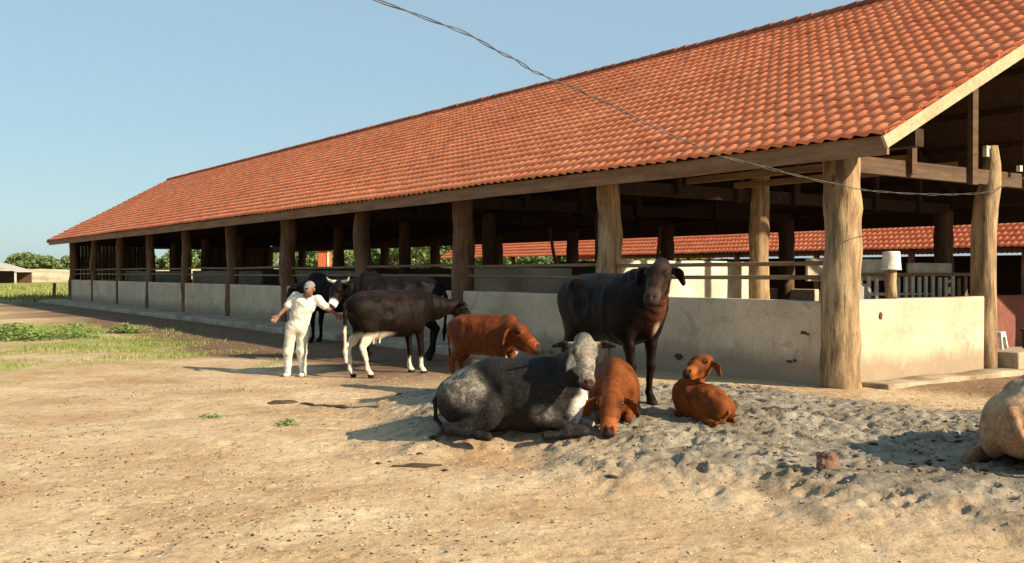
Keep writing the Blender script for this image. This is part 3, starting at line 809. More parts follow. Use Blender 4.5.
# trees beyond the wall
def leaf_cloud(n, blobs, size, seed):
    r = np.random.default_rng(seed)
    w = np.array([b[3] * b[4] * b[5] for b in blobs]); w = w / w.sum()
    pick = r.choice(len(blobs), n, p=w)
    B = np.array(blobs)[pick]
    d = r.normal(size=(n, 3)); d /= np.linalg.norm(d, axis=1)[:, None]
    rad = r.uniform(0.35, 1.0, n) ** 0.45
    C = B[:, :3] + d * rad[:, None] * B[:, 3:6]
    a = r.normal(size=(n, 3)); a /= np.linalg.norm(a, axis=1)[:, None]
    b = np.cross(a, r.normal(size=(n, 3))); b /= np.linalg.norm(b, axis=1)[:, None]
    s = size * r.uniform(0.5, 1.3, n)[:, None]
    V = np.stack([C - a*s, C + b*s*.55, C + a*s, C - b*s*.55], 1).reshape(-1, 3)
    F = np.arange(n * 4).reshape(n, 4)
    return V, F
def tree(kind, seed, H, W):
    r = random.Random(seed)
    t = empty(kind)
    blobs = []
    for i in range(11):
        a = r.uniform(0, 6.28); q = r.uniform(0.1, 1) * W * .42
        blobs.append((math.cos(a)*q, math.sin(a)*q, H*r.uniform(.38, .86), W*r.uniform(.16, .27), W*r.uniform(.16, .27), H*r.uniform(.09, .18)))
    V, F = leaf_cloud(2600, blobs, 0.34, seed)
    np_mesh('crown', V, F, M['leaf_far'], t)
    mb = MB(); mb.tube(log_path((0, 0, -.3), (0, 0, H*.6), 6, .5), [.28, .24, .2, .16, .12, .08], 8, .1)
    for i in range(5):
        b = blobs[i]; mb.tube([(0, 0, H*.28), (b[0]*.5, b[1]*.5, H*.42), (b[0], b[1], b[2])], [.12, .08, .03], 6, .1)
    mb.build('trunk', M['bark'], t, True)
    return t
kinds = [tree('tree', 21, 6.6, 8.5), tree('tree', 22, 5.4, 7.0), tree('tree', 23, 7.4, 9.5)]
spots = []
x = -128.0; rr_ = random.Random(5)
while x < 40:
    spots.append((x, rr_.uniform(176, 206), rr_.randrange(3), rr_.uniform(.85, 1.15), rr_.uniform(0, 6.28))); x += rr_.uniform(2.4, 3.7)
spots += [(-8.5, 118, 2, 1.1, .3), (-2.0, 123, 2, 1.15, 2.0), (-15, 126, 0, 1.2, 4.0)]
used = set()
words_h = ['low', 'tall', 'broad', 'rounded', 'loose-crowned', 'dense']
for i, (x, y, k, s, rz) in enumerate(spots):
    if k in used: o = copy_tree(kinds[k])
    else: o = kinds[k]; used.add(k)
    s = s * (.76 if x < -84 else 1.0)
    o.location = (x, y, -.2); o.scale = (s, s, s); o.rotation_euler = (0, 0, rz)
    tag(o, ['rounded', 'low', 'broad'][k] + ' yellow-green tree in the hazy row beyond the far boundary wall', 'tree', 'trees beyond the boundary wall')

# ------------------------------------------------------------------ grass, weeds, clods
def blades(name, n, xr, yr, h, w, mask_min, mat, seed, label, cat):
    r = np.random.default_rng(seed)
    x = r.uniform(*xr, n * 3); y = r.uniform(*yr, n * 3)
    g = grass_mask(x, y); keep = (g > mask_min) & (r.uniform(0, 1, n * 3) < g * g)
    u_, v_ = uv(x, y); keep &= ~((u_ > -1.7) & (v_ < 53) & (v_ > -1))
    x, y = x[keep][:n], y[keep][:n]; m = len(x)
    z = ground_z(x, y) + ground_detail(x, y)
    a = r.uniform(0, 6.28, m); hh = h * r.uniform(.4, 1.3, m) * (0.6 + 0.8 * (fbm(x * 1.1, y * 1.1, s=5) > 0)); ww = w * r.uniform(.6, 1.3, m)
    lx, ly = r.normal(0, .45, m) * hh, r.normal(0, .45, m) * hh
    V = np.stack([np.stack([x - np.cos(a)*ww, y - np.sin(a)*ww, z - .01], -1), np.stack([x + np.cos(a)*ww, y + np.sin(a)*ww, z - .01], -1), np.stack([x + lx, y + ly, z + hh], -1)], 1).reshape(-1, 3)
    o = np_mesh(name, V, np.arange(m * 3).reshape(m, 3), mat)
    tag(o, label, cat, kind='stuff')
blades('grass', 42000, (-24, -4), (15, 36), 0.055, 0.010, 0.15, M['grass'], 3, 'short patchy green grass on the dirt left of the shed', 'grass')
blades('field_grass', 60000, (-80, -24), (50, 120), 0.22, 0.05, 0.2, M['grass'], 4, 'sunlit green grass field in front of the boundary wall', 'grass')

def weed(px, py, s, n, label, seed, ls=0.07):
    x, y = at_px(px, py); t = empty('weed', (x, y, gz(x, y)))
    r = random.Random(seed); mb = MB(); st_ = MB()
    for i in range(n):
        a = r.uniform(0, 6.28); q = s * r.uniform(.0, 1) ** .7; h = s * .42 * (1.15 - (q/s)**2) * r.uniform(.3, 1)
        c = Vector((math.cos(a)*q, math.sin(a)*q, h)); b = r.uniform(0, 6.28); d = Vector((math.cos(b), math.sin(b), r.uniform(-.4, .6))).normalized()
        sd = d.cross(Vector((0, 0, 1))).normalized(); L = ls * r.uniform(.5, 1.2)
        mb.add([c, c + d*L*.35 + sd*L*.38, c + d*L*.75 + sd*L*.30, c + d*L*1.05 - Vector((0, 0, L*.2)), c + d*L*.75 - sd*L*.30, c + d*L*.35 - sd*L*.38], [(0, 1, 2, 3, 4, 5)])
        if i % 3 == 0: st_.tube([(c.x*.3, c.y*.3, 0), c*.7 + Vector((0, 0, .01)), c], [.004, .004, .003], 4)
    mb.build('leaf_cluster', M['leaf_near'], t); st_.build('stem', M['leaf_near'], t)
    tag(t, label, 'weed'); return t
weed(125, 333, .45, 110, 'bright broad-leaved weed clump at the edge of the shed shadow', 1, .16)
weed(14, 340, .9, 420, 'wide leafy weed clump at the left edge of the grass', 2, .13)
weed(72, 338, .8, 260, 'low leafy weed patch left of the brightest clump', 3, .11)
weed(286, 425, .16, 50, 'small isolated green weed on the bare dirt below the man', 4, .05)
weed(208, 418, .14, 26, 'small straggly dry weed left of the isolated green weed', 5, .05)

def lump(name, pos, s, mat, label, cat, seed, sq=(1, 1, .6), rz=0.0):
    import bmesh
    bm = bmesh.new(); bmesh.ops.create_icosphere(bm, subdivisions=3, radius=1.0)
    for w in bm.verts:
        q = w.co.copy(); k = 1 + .35 * mnoise.noise(q * 1.6 + Vector((seed, 0, 0))) + .16 * mnoise.noise(q * 4.5 + Vector((0, seed, 0)))
        w.co = Vector((q.x * sq[0] * k, q.y * sq[1] * k, q.z * sq[2] * k)) * s
    me = bpy.data.meshes.new(name); bm.to_mesh(me); bm.free(); me.materials.append(mat)
    o = link(bpy.data.objects.new(name, me)); o.location = pos; o.rotation_euler = (0, 0, rz)
    tag(o, label, cat); return o
x, y = at_px(828, 470); o = lump('stone', (x, y, gz(x, y) + .05), .105, M['rock'], 'brown rock sitting upright on the grey sand heap', 'rock', 3, (1, .7, .9)); o.rotation_euler = (0, .5, .2)
x, y = at_px(773, 412); lump('dung_pat', (x, y, gz(x, y) + .0), .16, M['dung'], 'dark dung pat on the sand right of the lying calf', 'dung', 8, (1.1, .8, .3))
x, y = at_px(765, 402); lump('dung_pat', (x, y, gz(x, y) + .0), .10, M['dung'], 'small dark dung pat just behind the larger one on the sand', 'dung', 9, (1.1, .8, .3))
x, y = at_px(283, 403.5); lump('dung_pat', (x, y, gz(x, y)), .16, M['dung'], 'dark dung heap on bare dirt below the man', 'dung', 12, (1.4, .7, .25))
x, y = at_px(420, 467); lump('dung_pat', (x, y, gz(x, y)), .12, M['dung'], 'flat dark dung patch on dirt in front of the grey cow', 'dung', 13, (1.9, .6, .2))
# long dark streak lying on the dirt
x0, y0 = at_px(300, 404.5); x1, y1 = at_px(378, 407)
mb = MB(); pts = [Vector((x0 + (x1-x0)*t, y0 + (y1-y0)*t + .12*mnoise.noise(Vector((t*7, 0, 0))), gz(x0 + (x1-x0)*t, y0) + .005)) for t in np.linspace(0, 1, 16)]
mb.tube(pts, [.03 + .05*abs(mnoise.noise(Vector((i*.7, 4, 0)))) for i in range(16)], 7, .5, flat=.5)
o = mb.build('dark_trail', M['dung'], None, True); tag(o, 'long thin dark trail on the dirt below the spotted cow', 'dung')

def scatter(name, n, xr, yr, smin, smax, mat, seed, maskf, label, cat, flat=.6, elong=1.0):
    r = np.random.default_rng(seed)
    x = r.uniform(*xr, n * 4); y = yr[0] + (yr[1] - yr[0]) * r.uniform(0, 1, n * 4) ** 1.2
    keep = r.uniform(0, 1, n * 4) < maskf(x, y)
    x, y = x[keep][:n], y[keep][:n]; m = len(x)
    z = ground_z(x, y) + ground_detail(x, y)
    base = np.array([(1,0,0),(0,1,0),(-1,0,0),(0,-1,0),(0,0,1),(0,0,-1),(.7,.7,.5),(-.7,.6,.5)], dtype=np.float32)
    base = base[:6]
    Fb = np.array([(0,1,4),(1,2,4),(2,3,4),(3,0,4),(1,0,5),(2,1,5),(3,2,5),(0,3,5)])
    s = smin + (smax - smin) * r.uniform(0, 1, m) ** 3
    a = r.uniform(0, 6.28, m); c_, s_ = np.cos(a), np.sin(a)
    P = base[None] * s[:, None, None] * r.uniform(.6, 1.3, (m, 6, 1)); P[..., 2] *= flat; P[..., 0] *= elong
    X = P[..., 0]*c_[:, None] - P[..., 1]*s_[:, None] + x[:, None]; Y = P[..., 0]*s_[:, None] + P[..., 1]*c_[:, None] + y[:, None]
    V = np.stack([X, Y, P[..., 2] + z[:, None] + s[:, None]*.15], -1).reshape(-1, 3)
    F = (Fb[None] + (np.arange(m) * 6)[:, None, None]).reshape(-1, 3)
    o = np_mesh(name, V, F, mat); tag(o, label, cat, kind='stuff')
M['clod'] = mat_noise('sand_clod', (.18, .145, .105), (.40, .34, .25), 3, .95, (1, 1, 1), .4, .01)
M['straw'] = mat_noise('straw', (.45, .33, .17), (.68, .55, .34), 5, .8)
scatter('sand_clods', 7000, (-1.6, 8), (5.4, 14), .004, .02, M['clod'], 1, lambda x, y: sand_mask(x, y) * .9, 'small pale clods strewn over the grey sand heap', 'clods')
scatter('dung_crumbs', 9000, (-6, 8), (5.4, 15), .004, .017, M['dung'], 2, lambda x, y: .12 + .88 * (fbm(x * .8, y * .8, s=90) > .05), 'dark crumbs of dry dung scattered on the ground', 'crumbs', .5)
scatter('dung_clumps', 1500, (-1.5, 8), (5.4, 13.5), .012, .05, M['dung'], 12, lambda x, y: sand_mask(x, y) * sstep(.12, .35, fbm(x * 1.3, y * 1.3, s=91, o=3)), 'dark trodden dung clumps in clusters on the sand heap', 'clumps', .35, 1.3)
scatter('straw_bits', 9000, (-7, 8), (5.4, 16), .004, .012, M['straw'], 6, lambda x, y: .3 + .7 * (fbm(x * .6, y * .6, s=70) > .0), 'pale bits of straw scattered on the dirt', 'straw', .3, 3.5)

# ------------------------------------------------------------------ smooth bodies (one continuous surface from blended limbs)
class Body:
    def __init__(s, lo, hi, h):
        s.lo = np.array(lo, dtype=np.float32); s.h = h
        s.n = np.ceil((np.array(hi) - s.lo) / h).astype(int) + 1
        s.F = np.full(tuple(s.n), 0.5, dtype=np.float32)
        s.ax = [s.lo[i] + h * np.arange(s.n[i], dtype=np.float32) for i in range(3)]
    def ell(s, a, b, r1, r2, k=0.05, side=(0, 1, 0), cut=False):
        """tapered limb from a to b; r1, r2 = (half width along side, half height) or one radius"""
        a = np.array(a, dtype=np.float32); b = np.array(b, dtype=np.float32)
        r1 = (r1, r1) if not hasattr(r1, '__len__') else r1; r2 = (r2, r2) if not hasattr(r2, '__len__') else r2
        R_ = max(*r1, *r2) + k * 1.6 + 2 * s.h
        i0 = np.maximum(0, np.floor((np.minimum(a, b) - R_ - s.lo) / s.h).astype(int))
        i1 = np.minimum(s.n, np.ceil((np.maximum(a, b) + R_ - s.lo) / s.h).astype(int) + 1)
        if np.any(i1 <= i0): return
        X, Y, Z = np.meshgrid(s.ax[0][i0[0]:i1[0]], s.ax[1][i0[1]:i1[1]], s.ax[2][i0[2]:i1[2]], indexing='ij')
        d = b - a; L2 = float(d @ d) + 1e-9
        px, py, pz = X - a[0], Y - a[1], Z - a[2]
        t = np.clip((px*d[0] + py*d[1] + pz*d[2]) / L2, 0, 1)
        px -= t*d[0]; py -= t*d[1]; pz -= t*d[2]
        S = np.array(side, dtype=np.float32); dn = d / math.sqrt(L2) if L2 > 1e-6 else None
        if dn is not None:
            S = S - dn * float(S @ dn)
            if np.linalg.norm(S) < 1e-3: S = np.array((1, 0, 0), dtype=np.float32)
        S = S / np.linalg.norm(S)
        sv_ = px*S[0] + py*S[1] + pz*S[2]
        h2 = np.maximum(px*px + py*py + pz*pz - sv_*sv_, 0)
        w = r1[0] + (r2[0]-r1[0])*t; hh = r1[1] + (r2[1]-r1[1])*t
        k0 = np.sqrt(sv_*sv_/(w*w) + h2/(hh*hh)); k1 = np.sqrt(sv_*sv_/(w**4) + h2/(hh**4)) + 1e-6
        D = k0 * (k0 - 1) / k1
        D = np.where(k0 < 0.25, -np.minimum(w, hh) * 0.8, D)
        sl = tuple(slice(i0[i], i1[i]) for i in range(3))
        G = s.F[sl]
        if cut:
            hm = np.maximum(k - np.abs(G + D), 0) / k; s.F[sl] = np.maximum(G, -D) + hm*hm*k*0.25
        else:
            hm = np.maximum(k - np.abs(G - D), 0) / k; s.F[sl] = np.minimum(G, D) - hm*hm*k*0.25
    def chain(s, pts, rad, k=0.04, side=(0, 1, 0)):
        for i in range(len(pts) - 1): s.ell(pts[i], pts[i+1], rad[i], rad[i+1], k, side)
    def noise(s, amp, freq, seed=0, z0=None):
        X, Y, Z = np.meshgrid(*s.ax, indexing='ij')
        m = np.abs(s.F) < 0.08
        s.F[m] += amp * fbm(X[m]*freq, Y[m]*freq, Z[m]*freq, s=seed, o=3)
    def mesh(s):
        F = s.F; ins = F < 0
        c = np.zeros(tuple(np.array(F.shape) - 1), dtype=np.int8)
        for dx in (0, 1):
            for dy in (0, 1):
                for dz in (0, 1): c += ins[dx:F.shape[0]-1+dx, dy:F.shape[1]-1+dy, dz:F.shape[2]-1+dz]
        act = (c > 0) & (c < 8); ids = np.full(c.shape, -1, dtype=np.int64)
        I = np.argwhere(act); ids[act] = np.arange(len(I))
        acc = np.zeros((len(I), 3)); cnt = np.zeros(len(I))
        corners = [(0,0,0),(1,0,0),(0,1,0),(1,1,0),(0,0,1),(1,0,1),(0,1,1),(1,1,1)]
        for p in corners:
            for axn in range(3):
                if p[axn]: continue
                q = list(p); q[axn] = 1
                fa = F[I[:,0]+p[0], I[:,1]+p[1], I[:,2]+p[2]]; fb = F[I[:,0]+q[0], I[:,1]+q[1], I[:,2]+q[2]]
                m = (fa < 0) != (fb < 0); t = fa[m] / (fa[m] - fb[m])
                P = np.tile(np.array(p, dtype=np.float64), (m.sum(), 1)); P[:, axn] = t
                acc[m] += P; cnt[m] += 1
        V = (I + acc / cnt[:, None]) * s.h + s.lo
        Q = []
        for axn in range(3):
            b1, b2 = (axn + 1) % 3, (axn + 2) % 3
            A = np.moveaxis(ins, axn, 0); ch = A[:-1] != A[1:]
            pos = np.argwhere(np.moveaxis(ch, 0, axn)); flip = None
            pos = pos[(pos[:, b1] > 0) & (pos[:, b2] > 0) & (pos[:, b1] < F.shape[b1]-1) & (pos[:, b2] < F.shape[b2]-1)]
            e = np.eye(3, dtype=int)
            v = [ids[tuple((pos + o).T)] for o in (0*e[0], -e[b1], -e[b1]-e[b2], -e[b2])]
            q = np.stack(v, -1); inside = ins[tuple(pos.T)]
            q[~inside] = q[~inside][:, ::-1]; Q.append(q)
        Q = np.concatenate(Q)
        return V.astype(np.float32), Q[(Q >= 0).all(1)]

def col_mix(a, b, t):
    b = np.array(b); b = b[None] if b.ndim == 1 else b
    return a * (1 - t[:, None]) + b * t[:, None]

def cattle(name, label, cat, loc, rz, sc, coat, lie=False, head=None, h=0.018, group=None, horns=None, ears='droop', legs=None, hump=0.0,
           udder=False, tail=None, thin=1.0, eyes=True, dewlap=1.0, hs=1.0, tuck=1.0, throat=None):
    """head = (poll, muzzle) as offsets from loc in world axes (right, away, up)"""
    ca, sa = math.cos(-rz), math.sin(-rz)
    def loc_(p): return np.array([(p[0]*ca - p[1]*sa)/sc, (p[0]*sa + p[1]*ca)/sc, p[2]/sc])
    poll, muz = loc_(head[0]), loc_(head[1])
    lo = np.minimum(np.array([-1.15, -.72, -.06]), np.minimum(poll, muz) - .32); hi = np.maximum(np.array([.95, .72, 1.62 if not lie else 1.0]), np.maximum(poll, muz) + .32)
    B = Body(lo, hi, h / sc)
    if not lie:
        B.ell((-.58, 0, 1.12), (-.25, 0, 1.02), (.20*thin, .21), (.27*thin, .31), .08)
        B.ell((-.25, 0, .98), (.25, 0, .97), (.29*thin, .35), (.285*thin, .345), .1)
        B.ell((.18, 0, .98), (.42, 0, 1.03), (.27*thin, .34), (.18, .26), .1)
        B.ell((-.52, 0, 1.28), (.45, 0, 1.30), .055, .06, .10)                 # spine
        for s_ in (-1, 1):
            B.ell((-.43, .19*s_, 1.25), (-.43, .205*s_, 1.245), .05, .05, .09)   # hook bones
            B.ell((-.26, .335*s_, 1.12), (-.23, .34*s_, 1.04), .07, .09, .10, cut=True)
            B.ell((-.74, .09*s_, 1.16), (-.76, .09*s_, 1.14), .05, .05, .07)
            L = (legs or {}).get(('h', s_), 0.0); Fr = (legs or {}).get(('f', s_), 0.0)
            B.ell((-.56, .14*s_, 1.06), (-.47, .17*s_, .76), (.12, .22), (.08, .135), .08)
            B.chain([(-.46, .17*s_, .78), (-.60 + L*.3, .155*s_, .58), (-.68 + L*.6, .14*s_, .50)], [(.075, .12), (.045, .075), (.038, .062)], .04)
            B.chain([(-.68 + L*.6, .14*s_, .50), (-.645 + L*.85, .14*s_, .30), (-.63 + L, .14*s_, .14)], [(.036, .055), (.028, .036), (.032, .038)], .02)
            B.chain([(-.63 + L, .14*s_, .14), (-.585 + L, .14*s_, .06), (-.57 + L, .14*s_, .03)], [(.033, .04), (.04, .045), (.05, .06)], .02)
            B.ell((.46, .15*s_, 1.08), (.36, .19*s_, .82), (.08, .17), (.075, .13), .08)
            B.chain([(.37, .18*s_, .84), (.40 + Fr*.4, .16*s_, .62), (.42 + Fr*.6, .15*s_, .42)], [(.07, .11), (.045, .065), (.042, .05)], .03)
            B.chain([(.42 + Fr*.6, .15*s_, .42), (.41 + Fr*.8, .145*s_, .26), (.41 + Fr, .145*s_, .13)], [(.042, .05), (.027, .032), (.032, .036)], .02)
            B.chain([(.41 + Fr, .145*s_, .13), (.445 + Fr, .145*s_, .06), (.455 + Fr, .145*s_, .03)], [(.032, .036), (.04, .045), (.048, .06)], .02)
        if udder:
            B.ell((-.42, 0, .70), (-.25, 0, .68), (.13, .13), (.10, .08), .08)
            for s_ in (-1, 1):
                for xx in (-.38, -.27): B.ell((xx, .06*s_, .60), (xx, .06*s_, .53), .02, .015, .02)
        if hump: B.ell((.34, 0, 1.30), (.46, 0, 1.34), (.07, .12*hump), (.06, .10*hump), .10)
        nb, nr = np.array([.50, 0, 1.12]), (.15, .25)
        tb = [(-.78, 0, 1.20), (-.86, 0, 1.02), (-.85, .02, .70), (-.83, .03, .45)]
        B.ell((.56, 0, .95), (.52, 0, .76), (.05, .09*dewlap), (.035, .06*dewlap), .07)
    else:
        B.ell((-.60, .02, .35), (-.22, 0, .38), (.21, .22), (.29, .33), .09)
        B.ell((-.22, 0, .37), (.22, 0, .38), (.31, .34), (.30, .35), .1)
        B.ell((.18, 0, .38), (.42, 0, .42), (.29, .35), (.18, .27), .1)
        B.ell((-.58, 0, .55), (-.25, 0, .66), .05, .05, .10); B.ell((-.25, 0, .66), (.42, 0, .69), .05, .055, .10)
        for s_ in (-1, 1):
            B.ell((-.43, .16*s_, .58), (-.43, .18*s_, .56), .05, .05, .08)
            B.ell((-.27, .335*s_, .54), (-.22, .34*s_, .50), .07, .08, .10, cut=True)
            B.ell((-.70, .09*s_, .44), (-.72, .09*s_, .40), .05, .05, .10)
            k_ = tuck
            B.ell((-.56, .22*s_*k_, .32), (-.26, .31*s_*k_, .25), (.11, .22), (.09, .18), .06)
            B.chain([(-.22, .34*s_*k_, .20), (-.42, .38*s_*k_, .11), (-.62, .38*s_*k_, .08)], [(.075, .12), (.05, .07), (.04, .055)], .04)
            if tuck > .9: B.chain([(-.62, .40*s_, .07), (-.45, .44*s_, .05), (-.28, .48*s_, .045), (-.18, .50*s_, .04)], [(.038, .05), (.03, .035), (.035, .04), (.045, .045)], .02)
            B.ell((.40, .17*s_, .46), (.34, .23*s_*k_, .20), (.10, .17), (.08, .11), .07)
            kx = .70 if tuck > .9 else .52
            B.chain([(.34, .23*s_*k_, .18), ((.34+kx)/2, .24*s_*k_, .11), (kx, .22*s_*k_, .075)], [(.065, .09), (.05, .06), (.048, .052)], .04)
            if tuck > .9: B.chain([(.70, .24*s_, .07), (.55, .30*s_, .05), (.42, .32*s_, .045), (.34, .33*s_, .04)], [(.042, .045), (.028, .03), (.033, .035), (.045, .042)], .02)
        if hump: B.ell((.34, 0, .68), (.44, 0, .72), (.07, .11*hump), (.06, .09*hump), .10)
        nb, nr = np.array([.48, 0, .52]), (.15, .24)
        tb = [(-.80, 0, .50), (-.90, .03, .34), (-.92, .12, .14), (-.80, .25, .04)]
        B.ell((.58, 0, .34), (.54, 0, .14), (.06, .10*dewlap), (.05, .07*dewlap), .07)
    # neck and head
    f = (muz - poll); HL = np.linalg.norm(f); f = f / HL
    up = np.array([0, 0, 1.0]); side = np.cross(up, f)
    if np.linalg.norm(side) < .15: side = np.array([0, 1.0, 0])
    side = side / np.linalg.norm(side); nrm = np.cross(f, side)
    q = HL / .46
    neck_end = poll - nrm * .07 * q + f * .05
    midp = (nb + neck_end) / 2 + np.array([0, 0, -.02])
    B.chain([nb, midp, neck_end], [nr, (.115, .17), (.09*q, .115*q)], .09, side=np.cross(np.array([0, 0, 1.0]), neck_end - nb) + 1e-4)
    lowp = midp - np.array([0, 0, .15]); B.ell(lowp, nb - np.array([-.03, 0, .24]), (.03, .06*dewlap), (.045, .09*dewlap), .07)
    P = lambda a, b_, c: poll + f*a*q + side*b_*q*hs + nrm*c*q*hs
    w_ = q * hs
    B.chain([P(.0, 0, -.03), P(.12, 0, -.015), P(.26, 0, -.03), P(.40, 0, -.04)], [(.080*w_, .085*w_), (.100*w_, .10*w_), (.078*w_, .08*w_), (.066*w_, .064*w_)], .04, side)
    B.ell(P(.42, 0, -.04), P(.455, 0, -.045), (.075*w_, .060*w_), (.066*w_, .052*w_), .025, side)
    B.chain([P(.06, 0, -.13), P(.25, 0, -.125), P(.41, 0, -.095)], [(.06*w_, .06*w_), (.048*w_, .045*w_), (.045*w_, .035*w_)], .04, side)
    for s_ in (-1, 1):
        B.ell(P(.135, .078*s_, .035), P(.175, .083*s_, .03), .032*w_, .026*w_, .025)
        B.ell(P(.455, .030*s_, .005), P(.475, .036*s_, -.005), .018*w_, .012*w_, .012, cut=True)
        e0 = P(.035, .085*s_, -.02); dz_ = np.array([0, 0, 1.0])
        if ears == 'droop': e1 = e0 + side*.09*s_*w_ - dz_*.05*w_; e2 = e1 + side*.045*s_*w_ - dz_*.10*w_; er = (.03*w_, .060*w_, .030*w_)
        elif ears == 'long': e1 = e0 + side*.13*s_*w_ - dz_*.03*w_; e2 = e1 + side*.075*s_*w_ - dz_*.12*w_; er = (.035*w_, .072*w_, .042*w_)
        else: e1 = e0 + side*.10*s_*w_; e2 = e1 + side*.09*s_*w_ - dz_*.015; er = (.034*w_, .058*w_, .024*w_)
        tk = max(.014*q, .8*h/sc)
        B.chain([e0, e1, e2], [(er[0], tk), (er[1], tk), (er[2], tk)], .02, side=np.cross(e2 - e0, f))
    if tail is not None: tb = tail
    B.chain(tb, [(.04, .04), (.026, .026), (.022, .022), (.028, .028)], .03)
    B.ell(tb[-1], (tb[-1][0] + .01, tb[-1][1], max(tb[-1][2] - .16, .03)), .036, .018, .03)
    X, Y, Z = np.meshgrid(*B.ax, indexing='ij'); bm_ = np.abs(B.F) < .06
    rib = np.exp(-((X - .02)/.24)**2) * np.exp(-((Z - (.62 if not lie else .0) - .40)/.22)**2) * (np.abs(Y) > .12)
    B.F[bm_] += (.0035 * rib * np.sin(X*46 + 4*Z))[bm_]
    nv = neck_end - nb; tn_ = ((X - nb[0])*nv[0] + (Y - nb[1])*nv[1] + (Z - nb[2])*nv[2]) / (nv @ nv)
    fold = np.exp(-((tn_ - .35)/.35)**2); B.F[bm_] += (.006 * fold * np.sin(tn_ * 26 + 3 * fbm(X*3, Y*3, Z*3, s=9, o=2)))[bm_]
    B.noise(.012, 4.0, seed=len(label)); B.noise(.005, 13.0, seed=3)
    V, Fq = B.mesh()
    hx = (V - poll) @ f / q; hd = np.linalg.norm(V - (poll + muz)/2, axis=1)
    ax0, ax1 = P(-.02, 0, -.05), P(.44, 0, -.05); dd = ax1 - ax0; tt = np.clip(((V - ax0) @ dd) / (dd @ dd), 0, 1)
    hd = np.linalg.norm(V - ax0 - tt[:, None]*dd, axis=1)
    C = coat(V, hx, sstep(.165*w_, .135*w_, hd), fbm)
    for s_ in (-1, 1):
        C = col_mix(C, C * .35, sstep(.042*w_, .026*w_, np.linalg.norm(V - P(.155, .092*s_, .03), axis=1)))
    lip = sstep(.135*w_, .11*w_, np.linalg.norm(V - P(.44, 0, -.05), axis=1)); C = C + C * (.9 * lip)[:, None]
    if throat is not None:
        a_ = P(.20, 0, -.13); b2_ = np.array(throat); dd = b2_ - a_; tt = np.clip(((V - a_) @ dd) / (dd @ dd), 0, 1)
        ds = np.linalg.norm(V - a_ - tt[:, None]*dd, axis=1) + .03*fbm(V[:,0]*8, V[:,1]*8, V[:,2]*8, s=3, o=2)
        C = col_mix(C, (.70, .65, .56), sstep(.17, .12, ds) * (hx < .2))
    # dark hooves, damp muzzle
    if not lie: C = col_mix(C, (.02, .016, .012), sstep(.065, .045, V[:, 2]))
    nearm = np.linalg.norm(V - P(.47, 0, -.04), axis=1)
    C = col_mix(C, (.035, .02, .018), sstep(.09*q, .06*q, nearm))
    t = empty(name, loc, rz); t.scale = (sc, sc, sc)
    tag(t, label, cat, group)
    np_mesh('body', V, Fq, M['speckled'] if coat is grey_coat else M['coat'], t, smooth=True, attrs={'coat': C})
    if eyes:
        for s_ in (-1, 1):
            e = P(.155, .096*s_, .030); V1, F1 = [], []
            mb = MB(); R0 = .023*w_
            rings = [(R0*math.sin(a), R0*math.cos(a)) for a in np.linspace(.01, math.pi-.01, 7)]
            Vv, Ff = ringshell([(r_, z_) for r_, z_ in rings], 10); mb.add([(x+e[0], y+e[1], z+e[2]) for x, y, z in Vv], [g[::-1] for g in Ff])
            mb.build('eye', M['eye'], t, True)
    if horns:
        for s_ in (-1, 1):
            a = P(-.02, .07*s_, .01); L = horns
            pts = [a, a + side*.45*s_*L + nrm*.05*L, a + side*.85*s_*L + nrm*.15*L + up*.12*L, a + side*1.0*s_*L + nrm*.2*L + up*.35*L]
            mb = MB(); mb.tube([tuple(p) for p in pts], [.034*q, .030*q, .020*q, .006], 8); mb.build('horn', M['horn'], t, True)
    return t

def red_coat(base=(.27, .075, .022), dark=(.09, .028, .012)):
    def f(V, hx, ish, nz):
        n = nz(V[:,0]*4, V[:,1]*4, V[:,2]*4, s=8, o=3)
        C = np.tile(np.array(base), (len(V), 1)); C = col_mix(C, dark, sstep(.1, .6, n)*.6)
        return C
    return f
def grey_coat(V, hx, ish, nz):
    X, Y, Z = V.T
    n = nz(X*3.2, Y*3.2, Z*3.2, s=5, o=4); sp = nz(X*26, Y*26, Z*26, s=6, o=3)
    C = np.tile(np.array((.019, .017, .0155)), (len(V), 1))
    roan = np.exp(-(((X + .48)/.30)**2 + ((Z - .50)/.26)**2)) + .8*np.exp(-(((X - .32)/.24)**2 + ((Z - .22)/.17)**2)) + .30*np.exp(-(((X + .62)/.2)**2))
    roan = sstep(.42, .95, roan + .45*n) * (.45 + .55*sstep(-.15, .3, sp))
    C = col_mix(C, (.36, .315, .25), np.clip(roan, 0, 1)*.58)
    # white dewlap and pale head
    dl = sstep(.50, .62, X) * sstep(.66, .50, Z) * sstep(.22, .14, np.abs(Y - .02))
    C = col_mix(C, (.66, .62, .54), dl)
    hf = sstep(-.09, .03, hx) * (ish)
    C = col_mix(C, (.25, .22, .175), hf); C = col_mix(C, (.15, .125, .10), hf * np.clip(n + .3, 0, 1)); C = col_mix(C, (.09, .07, .06), hf * sstep(.28, .40, hx))
    return C
